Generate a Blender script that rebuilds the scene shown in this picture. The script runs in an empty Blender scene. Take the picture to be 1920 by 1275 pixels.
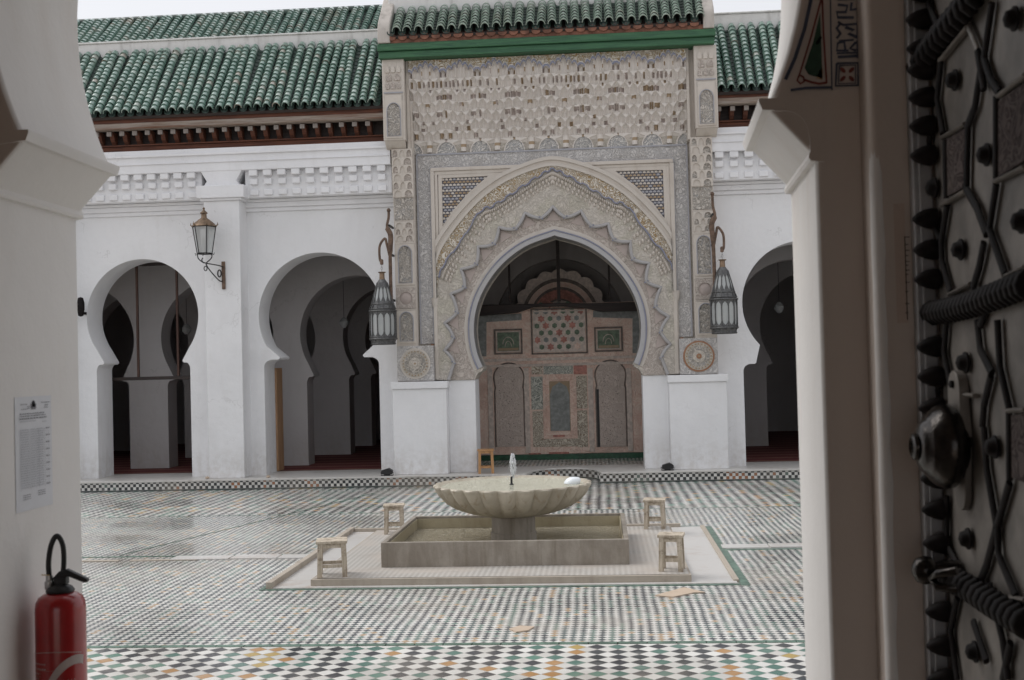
import bpy, bmesh, math, random
import numpy as np
from mathutils import Vector, Matrix
from mathutils.geometry import tessellate_polygon
random.seed(7); np.random.seed(7)
S = bpy.context.scene; COL = S.collection
R = math.radians; PI = math.pi
# ------------------------------------------------------------------ camera
YAW, PIT, ROL, F, CZ = -0.0745, 0.0212, -0.0258, 2200.0, 2.3
fw = Vector((math.sin(YAW)*math.cos(PIT), math.cos(YAW)*math.cos(PIT), math.sin(PIT)))
rt = Vector((math.cos(YAW), -math.sin(YAW), 0)); up = rt.cross(fw)
cr = math.cos(ROL)*rt + math.sin(ROL)*up; cu = -math.sin(ROL)*rt + math.cos(ROL)*up
cam_d = bpy.data.cameras.new('camera'); cam = bpy.data.objects.new('camera', cam_d); COL.objects.link(cam)
cam.matrix_world = Matrix(((cr.x, cu.x, -fw.x, 0), (cr.y, cu.y, -fw.y, 0), (cr.z, cu.z, -fw.z, CZ), (0, 0, 0, 1)))
cam_d.sensor_width = 36; cam_d.lens = F*36/1920; cam_d.clip_end = 600; cam_d.clip_start = 0.05
cam_d.dof.use_dof = True; cam_d.dof.focus_distance = 19; cam_d.dof.aperture_fstop = 9.0
S.camera = cam
# ------------------------------------------------------------------ world, sun, exposure
w = bpy.data.worlds.new('World'); S.world = w; w.use_nodes = True
wn = w.node_tree; wn.nodes.clear()
SUN_EL, SUN_ROT = R(50), R(286)
sky = wn.nodes.new('ShaderNodeTexSky'); sky.sky_type = 'NISHITA'; sky.sun_disc = False
sky.sun_elevation = SUN_EL; sky.sun_rotation = SUN_ROT; sky.dust_density = 6; sky.air_density = 1.2; sky.ozone_density = 1.0
hs = wn.nodes.new('ShaderNodeHueSaturation'); hs.inputs['Saturation'].default_value = 0.12
mx = wn.nodes.new('ShaderNodeMix'); mx.data_type = 'RGBA'; mx.inputs[0].default_value = 0.72
mx.inputs[7].default_value = (8.3, 8.45, 8.95, 1)          # thick cloud: even pale grey overcast
bg = wn.nodes.new('ShaderNodeBackground'); bg.inputs[1].default_value = 0.12
wo = wn.nodes.new('ShaderNodeOutputWorld')
wn.links.new(sky.outputs[0], hs.inputs['Color']); wn.links.new(hs.outputs[0], mx.inputs[6])
wn.links.new(mx.outputs[2], bg.inputs[0]); wn.links.new(bg.outputs[0], wo.inputs[0])
sl = bpy.data.lights.new('sun', 'SUN'); sl.energy = 1.6; sl.angle = R(40); sl.color = (1, 0.97, 0.93)
sun = bpy.data.objects.new('sun', sl); COL.objects.link(sun)
sd = Vector((math.sin(SUN_ROT)*math.cos(SUN_EL), math.cos(SUN_ROT)*math.cos(SUN_EL), math.sin(SUN_EL)))
sun.rotation_euler = sd.to_track_quat('Z', 'Y').to_euler(); sun.location = (0, 12, 30)
S.view_settings.view_transform = 'Standard'; S.view_settings.look = 'None'; S.view_settings.gamma = 1
S.view_settings.exposure = 0.0
S.render.engine = 'CYCLES'; S.cycles.max_bounces = 8; S.cycles.diffuse_bounces = 5

def ray(px, py):
    return cr*(px-960) + cu*(637.5-py) + fw*F
def P(px, py, Y):                       # the point of the plane y=Y that the survey photo shows at (px,py)
    d = ray(px, py); t = Y/d.y
    return (d.x*t, CZ+d.z*t)
def PX(px, py, X):
    d = ray(px, py); t = X/d.x
    return (d.y*t, CZ+d.z*t)
def PZ(px, py, z):
    d = ray(px, py); t = (z-CZ)/d.z
    return (d.x*t, d.y*t)

# ------------------------------------------------------------------ shader expression helper
class Sh:
    def __init__(s, name):
        s.m = bpy.data.materials.new(name); s.m.use_nodes = True
        s.nt = s.m.node_tree; s.b = s.nt.nodes['Principled BSDF']
        s.tc = s.nt.nodes.new('ShaderNodeTexCoord'); s.obj = E(s, s.tc.outputs['Object'])
    def n(s, t): return s.nt.nodes.new(t)
    def put(s, inp, v):
        if isinstance(v, E): s.nt.links.new(v.o, inp)
        else:
            if isinstance(v, (tuple, list)) and len(v) == 3 and inp.type == 'RGBA': v = (*v, 1)
            inp.default_value = v
    def math(s, op, *a, clamp=False):
        n = s.n('ShaderNodeMath'); n.operation = op; n.use_clamp = clamp
        for i, v in enumerate(a): s.put(n.inputs[i], v)
        return E(s, n.outputs[0])
    def sep(s, v):
        n = s.n('ShaderNodeSeparateXYZ'); s.put(n.inputs[0], v); return [E(s, o) for o in n.outputs]
    def comb(s, x, y, z=0.0):
        n = s.n('ShaderNodeCombineXYZ')
        for i, v in enumerate((x, y, z)): s.put(n.inputs[i], v)
        return E(s, n.outputs[0])
    def noise(s, v, scale, detail=3, rough=.55, dist=0.0, color=False):
        n = s.n('ShaderNodeTexNoise'); s.put(n.inputs['Vector'], v); n.inputs['Scale'].default_value = scale
        n.inputs['Detail'].default_value = detail; n.inputs['Roughness'].default_value = rough; n.inputs['Distortion'].default_value = dist
        return E(s, n.outputs[1 if color else 0])
    def voro(s, v, scale, feature='F1', out=0, rnd=1.0):
        n = s.n('ShaderNodeTexVoronoi'); n.feature = feature; s.put(n.inputs['Vector'], v); n.inputs['Scale'].default_value = scale
        n.inputs['Randomness'].default_value = rnd
        return E(s, n.outputs[out])
    def white(s, v):
        n = s.n('ShaderNodeTexWhiteNoise'); n.noise_dimensions = '3D'; s.put(n.inputs[0], v); return E(s, n.outputs[0])
    def scalev(s, v, sc):
        n = s.n('ShaderNodeVectorMath'); n.operation = 'MULTIPLY'; s.put(n.inputs[0], v); n.inputs[1].default_value = sc
        return E(s, n.outputs[0])
    def addv(s, v, u):
        n = s.n('ShaderNodeVectorMath'); n.operation = 'ADD'; s.put(n.inputs[0], v); s.put(n.inputs[1], u); return E(s, n.outputs[0])
    def mix(s, f, a, b, blend='MIX'):
        n = s.n('ShaderNodeMix'); n.data_type = 'RGBA'; n.blend_type = blend
        s.put(n.inputs[0], f); s.put(n.inputs[6], a); s.put(n.inputs[7], b); return E(s, n.outputs[2])
    def ramp(s, f, stops, interp='LINEAR'):
        n = s.n('ShaderNodeValToRGB'); s.put(n.inputs[0], f); cr_ = n.color_ramp; cr_.interpolation = interp
        while len(cr_.elements) < len(stops): cr_.elements.new(0.5)
        for e, (p, c) in zip(cr_.elements, stops): e.position = p; e.color = (*c, 1)
        return E(s, n.outputs[0])
    def step(s, v, a, b):
        n = s.n('ShaderNodeMapRange'); n.interpolation_type = 'SMOOTHSTEP'; s.put(n.inputs[0], v)
        n.inputs[1].default_value = a; n.inputs[2].default_value = b; return E(s, n.outputs[0])
    def bump(s, h, dist, strength=1.0):
        n = s.n('ShaderNodeBump'); s.put(n.inputs['Height'], h); n.inputs['Distance'].default_value = dist; n.inputs['Strength'].default_value = strength
        s.nt.links.new(n.outputs[0], s.b.inputs['Normal'])
    def out(s, col, rough=.8, metal=0.0, spec=.5, coat=0.0):
        s.put(s.b.inputs['Base Color'], col); s.put(s.b.inputs['Roughness'], rough); s.put(s.b.inputs['Metallic'], metal)
        s.b.inputs['Specular IOR Level'].default_value = spec
        if coat: s.b.inputs['Coat Weight'].default_value = coat; s.b.inputs['Coat Roughness'].default_value = .14
        return s.m
class E:
    def __init__(s, sh, o): s.s = sh; s.o = o
    def __add__(a, b): return a.s.math('ADD', a, b)
    __radd__ = __add__
    def __sub__(a, b): return a.s.math('SUBTRACT', a, b)
    def __rsub__(a, b): return a.s.math('SUBTRACT', b, a)
    def __mul__(a, b): return a.s.math('MULTIPLY', a, b)
    __rmul__ = __mul__
    def __truediv__(a, b): return a.s.math('DIVIDE', a, b)
    def floor(a): return a.s.math('FLOOR', a)
    def fract(a): return a.s.math('FRACT', a)
    def abs(a): return a.s.math('ABSOLUTE', a)
    def gt(a, b): return a.s.math('GREATER_THAN', a, b)
    def lt(a, b): return a.s.math('LESS_THAN', a, b)
    def min(a, b): return a.s.math('MINIMUM', a, b)
    def max(a, b): return a.s.math('MAXIMUM', a, b)
    def mod(a, b): return a.s.math('FLOORED_MODULO', a, b)

def plaster(name, col, dirt=(.55, .5, .45), damt=.25, rough=.85, base_z=None, bump=.004):
    s = Sh(name); o = s.obj
    n1 = s.noise(o, 1.1, 5, .6); n2 = s.noise(o, 9, 4, .6); n3 = s.noise(s.scalev(o, (3, 3, .5)), 2.0, 4, .6)
    f = s.step(n1*.5+n3*.5, .48, .72)*damt
    c = s.mix(f, col, dirt)
    c = s.mix(s.step(n2, .35, .7)*.10, c, tuple(x*.82 for x in col))
    if base_z is not None or 'upper' in name:
        wv = s.addv(o, s.scalev(s.noise(o, 1.6, 4, .7, color=True), (.9, .9, .9)))
        ck = (1-s.step(s.voro(wv, .55, 'DISTANCE_TO_EDGE'), .0, .010))*s.step(s.noise(o, .7, 2), .50, .60)
        c = s.mix(ck*.24, c, tuple(x*.5 for x in dirt)); c = s.mix(s.step(s.noise(o, .55, 3, .6), .44, .60)*.5, c, tuple(x*.90 for x in col))
        sp = s.step(s.noise(o, 6.5, 2, .5), .72, .76)*s.step(s.noise(o, 1.1, 2), .52, .6); c = s.mix(sp*.25, c, tuple(x*.7 for x in dirt))
    if base_z is not None:                                        # splash dirt and scuffs at the foot of the wall
        z = s.sep(o)[2]
        g = (1-s.step(z+n2*.35, base_z+.1, base_z+.75))*s.step(n2+n3*.6, .6, 1.05)*.32
        c = s.mix(g, c, (.42, .37, .31))
    s.bump(s.noise(o, 5, 6, .55)*1.0+s.noise(o, 60, 3)*.12, bump*4)
    return s.out(c, rough, spec=.3)
def arabesque(name, ground, line, scale=9, tint=None, relief=.02, width=.08, blue=None):
    """carved stucco: pale winding stems raised on a painted ground"""
    s = Sh(name); o = s.obj
    n1 = s.noise(o, scale*.55, 1.5, .5, .9); l1 = 1-s.step(((n1*9).fract()-.5).abs(), .12+width, .30+width)
    n2 = s.noise(o, scale*1.6, 1, .5, .4); l2 = s.step(((n2*6).fract()-.5).abs(), .30, .42)
    h = l1.max(l2*.7)
    c = s.mix(h, ground, line)
    if tint: c = s.mix(s.step(s.noise(o, scale*.22, 2), .5, .62)*.7, c, tint, 'MULTIPLY')
    if blue: c = s.mix(s.step(s.white(s.scalev(s.voro(o, scale, 'F1', 1), (9, 9, 9))), .70, .72)*(1-h)*.8, c, blue)
    c = s.mix(s.step(s.noise(o, 1.7, 5, .65), .45, .75)*.35, c, (.36, .32, .27))
    s.bump(h+s.noise(o, 40, 3)*.15, relief)
    return s.out(c, .85, spec=.25)
def solid(name, col, rough=.6, metal=0.0, var=.15, scale=12, coat=0, bump=0.0):
    s = Sh(name); n = s.noise(s.obj, scale, 4, .6)
    c = s.mix(s.step(n, .3, .75), tuple(x*(1-var) for x in col), tuple(min(1, x*(1+var)) for x in col))
    if bump: s.bump(n, bump)
    return s.out(c, rough, metal, coat=coat)
def wood(name, c1, c2, axis='x', rough=.7, worn=None):
    s = Sh(name); sc = {'x': (.6, 9, 9), 'y': (9, .6, 9), 'z': (9, 9, .6)}[axis]
    n = s.noise(s.scalev(s.obj, sc), 3, 5, .65, .6); c = s.mix(s.step(n, .35, .65), c1, c2)
    if worn: c = s.mix(s.step(s.noise(s.scalev(s.obj, (sc[0]*.4, 2, 6)), 1.6, 5, .7), .5, .66), c, worn)
    s.bump(n, .01); return s.out(c, rough)

M = {}
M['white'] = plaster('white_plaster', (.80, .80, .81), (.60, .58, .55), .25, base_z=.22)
M['white2'] = plaster('white_plaster_upper', (.80, .80, .815), (.56, .55, .53), .28)
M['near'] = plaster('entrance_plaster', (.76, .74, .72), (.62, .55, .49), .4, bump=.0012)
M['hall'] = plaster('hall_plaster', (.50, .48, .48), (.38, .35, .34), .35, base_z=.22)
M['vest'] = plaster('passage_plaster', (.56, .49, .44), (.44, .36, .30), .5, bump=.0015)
M['chamber'] = plaster('shaded_plaster', (.26, .24, .23), (.18, .16, .15), .5)  # white porch wall, with the shade under the roof put into its colour
M['parapet'] = plaster('weathered_parapet', (.70, .69, .67), (.24, .23, .21), .75)
M['dark_ceiling'] = wood('hall_ceiling_wood', (.05, .035, .03), (.10, .07, .055), 'x')
M['roofside'] = plaster('stained_render', (.50, .46, .42), (.17, .15, .13), .9)

def zellij(name, w_, mode):
    s = Sh(name); x, y, z = s.sep(s.obj)
    if mode == 'riser': y = z
    elif mode == 'floor':
        nz = s.noise(s.obj, .8, 2); x = x+(nz-.5)*.05
    u = x/w_+y/w_; v = x/w_-y/w_
    if mode == 'riser': u = x/w_; v = (y-.03)/w_; 
    iu = u.floor(); iv = v.floor(); par = (iu+iv).mod(2.0)
    cellx = ((iu+iv)*.5).floor(); celly = (iu-iv)
    if mode == 'riser': cellx = iu; celly = iv
    clump = (celly*.16+s.white(s.comb(cellx, 3.3, 1.0))*7).floor()
    if mode == 'riser': clump = (cellx*.2).floor(); rnd = s.white(s.comb(clump, 5.5, 2.0))
    else: rnd = s.white(s.comb(cellx, clump, 0.0))
    r2 = s.white(s.comb(iu, iv, 4.0)); rr = rnd*.82+r2*.18
    if mode == 'floor' and w_ > .13: rr = rnd*.62+r2*.38
    if mode == 'riser':
        colr = s.ramp(rr, [(0, (.02, .022, .024)), (.66, (.30, .12, .05)), (.78, (.02, .024, .028)), (.9, (.10, .14, .12))], 'CONSTANT')
    elif w_ > .13:
        colr = s.ramp(rr, [(0, (.045, .05, .055)), (.30, (.06, .065, .07)), (.42, (.09, .18, .15)), (.58, (.11, .23, .18)), (.64, (.05, .052, .06)), (.78, (.42, .23, .09)), (.86, (.45, .32, .11))], 'CONSTANT')
    else:
        colr = s.ramp(rr, [(0, (.075, .09, .10)), (.28, (.12, .15, .15)), (.46, (.07, .078, .09)), (.60, (.15, .215, .19)), (.80, (.42, .30, .19)), (.865, (.10, .11, .12))], 'CONSTANT')
    wh = s.mix(r2, (.58, .565, .53), (.73, .72, .685))
    c = s.mix(par, colr, wh)
    fu = (u.fract()-.5).abs(); fv = (v.fract()-.5).abs(); e = fu.max(fv)
    gr = s.step(e, .45, .49); c = s.mix(gr, c, (.40, .38, .35))
    if mode == 'riser':
        band = ((z-.105).abs()).gt(.078); c = s.mix(band, c, (.035, .05, .045))
    n = s.noise(s.obj, .45, 5, .6); c = s.mix(s.step(n, .45, .72)*.45, c, (.42, .36, .30))
    n2 = s.noise(s.obj, 3.5, 4, .6); c = s.mix(s.step(n2, .55, .75)*.25, c, (.60, .57, .52))
    s.bump(1-gr+r2*.35+s.noise(s.obj, 1.3, 2)*1.0, .0035)
    wet = s.step(s.noise(s.scalev(s.obj, (.5, 1, 1)), .55, 3), .42, .60)
    return s.out(c, .12+(1-wet)*.26+r2*.05, spec=.7)
M['floor_big'] = zellij('zellij_large_lozenges', .165, 'floor')
M['floor_small'] = zellij('zellij_small_lozenges', .0825, 'floor')
M['riser'] = zellij('zellij_riser', .058, 'riser')
s = Sh('worn_platform_tile'); o = s.obj; x, y, z = s.sep(o); u = x/.06+y/.06; v = x/.06-y/.06; par = (u.floor()+v.floor()).mod(2.0)
c = s.mix(par, (.36, .34, .31), (.53, .51, .48)); c = s.mix(s.step(s.noise(o, 1.2, 4, .6), .4, .65)*.8, c, (.50, .45, .40)); c = s.mix(s.step(s.noise(o, 3, 4), .5, .8)*.4, c, (.30, .27, .24))
M['platform'] = s.out(c, .4)

def tilemat(name, worn, add=0):
    s = Sh(name); g = s.n('ShaderNodeNewGeometry'); r_ = E(s, g.outputs['Random Per Island'])
    c = s.ramp(r_, [(0, (.11, .195, .158)), (.4, (.155, .255, .21)), (.75, (.21, .315, .265)), (.94, (.30, .38, .33)), (1, (.30, .25, .20))]); c = s.mix(add*3, c, (.44, .50, .43)) if add else c
    n = s.noise(s.obj, 5, 4, .65); c = s.mix(s.step(n, .52, .75)*worn, c, (.33, .34, .28))
    n2 = s.noise(s.obj, .9, 4, .6); c = s.mix(s.step(n2, .55, .75)*worn*.7, c, (.30, .24, .18))
    s.bump(s.noise(s.obj, 14, 3), .003)
    return s.out(c, .14+n*.2, spec=.8, coat=1.0)
M['tile'] = tilemat('green_glazed_tile', .35); M['tile_old'] = tilemat('weathered_green_tile', .9); M['tile_porch'] = tilemat('porch_green_tile', .6, .16); M['tile_dark'] = solid('dark_roof_tile', (.022, .045, .034), .45, var=.4, scale=5)  # tile_dark: channel and ridge tiles, much darker green than the cover tiles
M['terracotta'] = solid('terracotta', (.21, .095, .062), .8, var=.4, scale=6)
M['wood_red'] = wood('red_cedar', (.075, .026, .015), (.15, .052, .026), 'x', .75)
M['wood_brown'] = wood('dark_brown_wood', (.045, .022, .015), (.085, .042, .03), 'z', .7)
M['wood_grey'] = wood('weathered_beam', (.24, .18, .14), (.34, .29, .25), 'x', .85, (.16, .075, .045))
M['wood_dark'] = wood('dark_beam', (.016, .010, .009), (.035, .022, .018), 'x', .6)
M['wood_end'] = wood('grey_rafter_end', (.20, .17, .15), (.33, .30, .28), 'z', .9)
M['green_beam'] = wood('green_painted_beam', (.022, .085, .042), (.045, .145, .065), 'x', .55)
M['green_paint'] = solid('green_floor_tile', (.12, .19, .15), .35, var=.35, scale=8)
M['marble'] = plaster('white_marble', (.58, .565, .545), (.46, .39, .34), .9, rough=.3, bump=.0006)
M['curb'] = plaster('stone_curb', (.42, .37, .31), (.25, .21, .17), .8, rough=.6)
M['steptop'] = plaster('step_marble', (.60, .58, .55), (.36, .32, .28), .7, rough=.35, bump=.001)
M['bed'] = plaster('mortar_bed', (.50, .40, .31), (.34, .27, .2), .6)
s = Sh('prayer_carpet'); x, y, z = s.sep(s.obj); q = ((y*1.4).fract()-.5).abs().gt(.42)
M['carpet'] = s.out(s.mix(q, s.mix(s.noise(s.obj, 7, 3), (.085, .012, .014), (.16, .03, .028)), (.26, .13, .09)), .95)
s = Sh('fountain_stone'); o = s.obj
c = s.mix(s.step(s.noise(o, 2.2, 5, .65), .35, .7), (.37, .33, .262), (.515, .468, .385)); vs = s.noise(s.scalev(o, (9, 9, .8)), 1.5, 4, .6)
c = s.mix(s.step(vs, .5, .72)*.7, c, (.27, .21, .14)); s.bump(s.noise(o, 20, 5, .6), .006)
M['fstone'] = s.out(c, .5)
s = Sh('basin_stone'); o = s.obj
c = s.mix(s.step(s.noise(s.scalev(o, (1, 1, .35)), 5, 5, .65), .35, .7), (.23, .20, .165), (.34, .305, .26)); vs = s.noise(s.scalev(o, (8, 8, .5)), 1.6, 4, .6)
c = s.mix(s.step(vs, .52, .75)*.6, c, (.17, .14, .10)); s.bump(s.noise(o, 25, 5, .6), .006)
M['bstone'] = s.out(c, .55)
M['algae'] = plaster('algae_stained_stone', (.42, .37, .26), (.27, .22, .14), .8, rough=.5)
def water(name, col, rough=.06, tr=.6, sc=9):
    s = Sh(name); s.bump(s.noise(s.obj, sc, 4, .6, .5)+s.noise(s.obj, sc*3, 2)*.4, .07)
    s.b.inputs['Transmission Weight'].default_value = tr; s.b.inputs['IOR'].default_value = 1.33
    return s.out(col, rough)
M['water'] = water('rippled_water', (.48, .43, .32), .04, .35, 12); M['water2'] = water('bowl_water', (.66, .655, .53), .05, .15, 14)
s = Sh('white_water'); s.bump(s.noise(s.obj, 60, 3), .01); s.b.inputs['Transmission Weight'].default_value = .35
M['jet'] = s.out((.92, .94, .96), .25)
# ornament
M['field'] = arabesque('stucco_field', (.49, .45, .395), (.565, .52, .465), 14, relief=.006, tint=(.93, .95, .90))
M['script'] = arabesque('inscription_band', (.455, .44, .435), (.575, .555, .54), 15, relief=.009)
M['gold'] = arabesque('gilt_arabesque', (.42, .27, .11), (.66, .61, .53), 15, relief=.02)
M['rose'] = arabesque('rose_arabesque', (.46, .395, .35), (.53, .475, .43), 14, relief=.008)
M['panel'] = arabesque('pilaster_arabesque', (.39, .35, .31), (.55, .51, .46), 19, relief=.015, blue=(.35, .355, .37))
M['fan'] = arabesque('blue_fan_arabesque', (.38, .385, .40), (.60, .575, .54), 15, relief=.015)
M['stucco'] = plaster('pale_stucco', (.585, .535, .48), (.44, .38, .325), .7)
M['stucco_rim'] = plaster('moulded_stucco', (.565, .52, .47), (.43, .385, .34), .6)
M['pinkline'] = plaster('rose_plaster', (.44, .375, .345), (.38, .33, .30), .5)
M['bluegrey'] = plaster('blue_grey_paint', (.36, .36, .39), (.44, .43, .41), .6)
M['blue'] = plaster('blue_paint', (.26, .27, .35), (.42, .41, .40), .6)
M['bluedeep'] = plaster('deep_blue_grey', (.16, .165, .20), (.22, .21, .2), .4)
M['rimgrey'] = plaster('grey_rim', (.41, .405, .41), (.46, .44, .42), .5)
M['lobegrey'] = plaster('lobe_grey', (.40, .39, .39), (.34, .32, .31), .5)
M['ochre'] = plaster('ochre_paint', (.36, .27, .18), (.44, .37, .30), .6)
M['orange'] = plaster('orange_stone', (.33, .18, .11), (.42, .35, .28), .5)
# screen
M['sc_base'] = arabesque('painted_cedar_rose', (.76, .54, .45), (.78, .62, .53), 9, relief=.005, tint=(.9, .8, .78))
M['sc_red'] = solid('painted_red', (.46, .21, .17), .7, var=.35); M['sc_green'] = solid('painted_green', (.15, .20, .14), .7, var=.35)
M['sc_grey'] = solid('painted_grey', (.25, .26, .25), .7, var=.25); M['sc_pale'] = solid('painted_pale', (.60, .51, .45), .7, var=.2)
M['sc_line'] = solid('painted_dark_moulding', (.17, .14, .12), .7, var=.3); M['sc_script'] = arabesque('painted_script', (.30, .23, .17), (.66, .60, .50), 13, relief=.006)
M['sc_green_script'] = arabesque('painted_green_script', (.23, .26, .23), (.58, .58, .52), 13, relief=.006)
M['sc_door'] = arabesque('speckled_cedar', (.56, .465, .41), (.61, .52, .465), 12, relief=.005)
M['sc_green_tile'] = solid('dark_green_tile', (.02, .085, .045), .3, var=.35)
# metals etc
M['iron'] = solid('dark_iron', (.035, .035, .037), .5, .6, .3); M['copper'] = solid('brown_copper', (.21, .145, .095), .5, .5, .35)
M['rust'] = solid('rusty_iron', (.15, .098, .070), .75, .2, .4); M['tin'] = solid('grey_tin', (.13, .13, .13), .5, .6, .3, 30)
s = Sh('frosted_glass'); s.b.inputs['Transmission Weight'].default_value = .25; M['glass'] = s.out(s.mix(s.noise(s.obj, 4, 2), (.60, .61, .58), (.42, .45, .47)), .3)
s = Sh('clear_glass'); s.b.inputs['Transmission Weight'].default_value = .55; M['clear'] = s.out((.72, .74, .74), .15)
M['stoolw'] = wood('worn_pale_wood', (.38, .32, .24), (.56, .49, .40), 'z', .8, (.25, .2, .15))
M['stoolb'] = wood('varnished_wood', (.40, .21, .09), (.52, .29, .13), 'z', .5)
M['doorwood'] = wood('plain_door_edge', (.30, .17, .09), (.42, .26, .15), 'z', .7)
M['red'] = solid('red_enamel', (.36, .012, .014), .28, var=.12, coat=.6); M['black'] = solid('black_rubber', (.012, .012, .013), .45)
M['silver'] = solid('silver_metal', (.5, .5, .5), .3, .9); M['label'] = solid('pale_print', (.50, .42, .40), .5)
M['paper'] = solid('paper', (.66, .67, .70), .8, var=.02); M['ink'] = solid('grey_ink', (.20, .20, .22), .8); M['ink2'] = solid('pale_ink', (.44, .45, .48), .8); M['ink3'] = solid('dark_ink', (.06, .06, .07), .8)
M['plastic'] = solid('white_plastic', (.80, .84, .88), .3, var=.03)
M['bronze_plate'] = solid('dull_bronze_plate', (.225, .205, .185), .45, .25, .35, 6, bump=.004)
M['bronze_dark'] = solid('blackened_bronze', (.010, .007, .007), .62, .0, .4, 20)
M['bronze_dark'].node_tree.nodes['Principled BSDF'].inputs['Specular IOR Level'].default_value = .18
M['bronze'] = solid('polished_bronze', (.050, .045, .042), .24, .9, .35, 30, bump=.002); M['brass'] = solid('brass_edge', (.45, .34, .18), .3, .95, .2)
M['bronze_script'] = arabesque('engraved_bronze', (.05, .035, .035), (.12, .095, .09), 34, relief=.004)
M['paint_blue'] = solid('faded_blue_paint', (.065, .075, .11), .85, var=.3); M['paint_red'] = solid('faded_red_paint', (.18, .045, .035), .85, var=.3); M['paint_green'] = solid('faded_green_paint', (.03, .07, .045), .85, var=.4); M['paint_sand'] = solid('sand_paint', (.42, .29, .17), .85)

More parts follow.
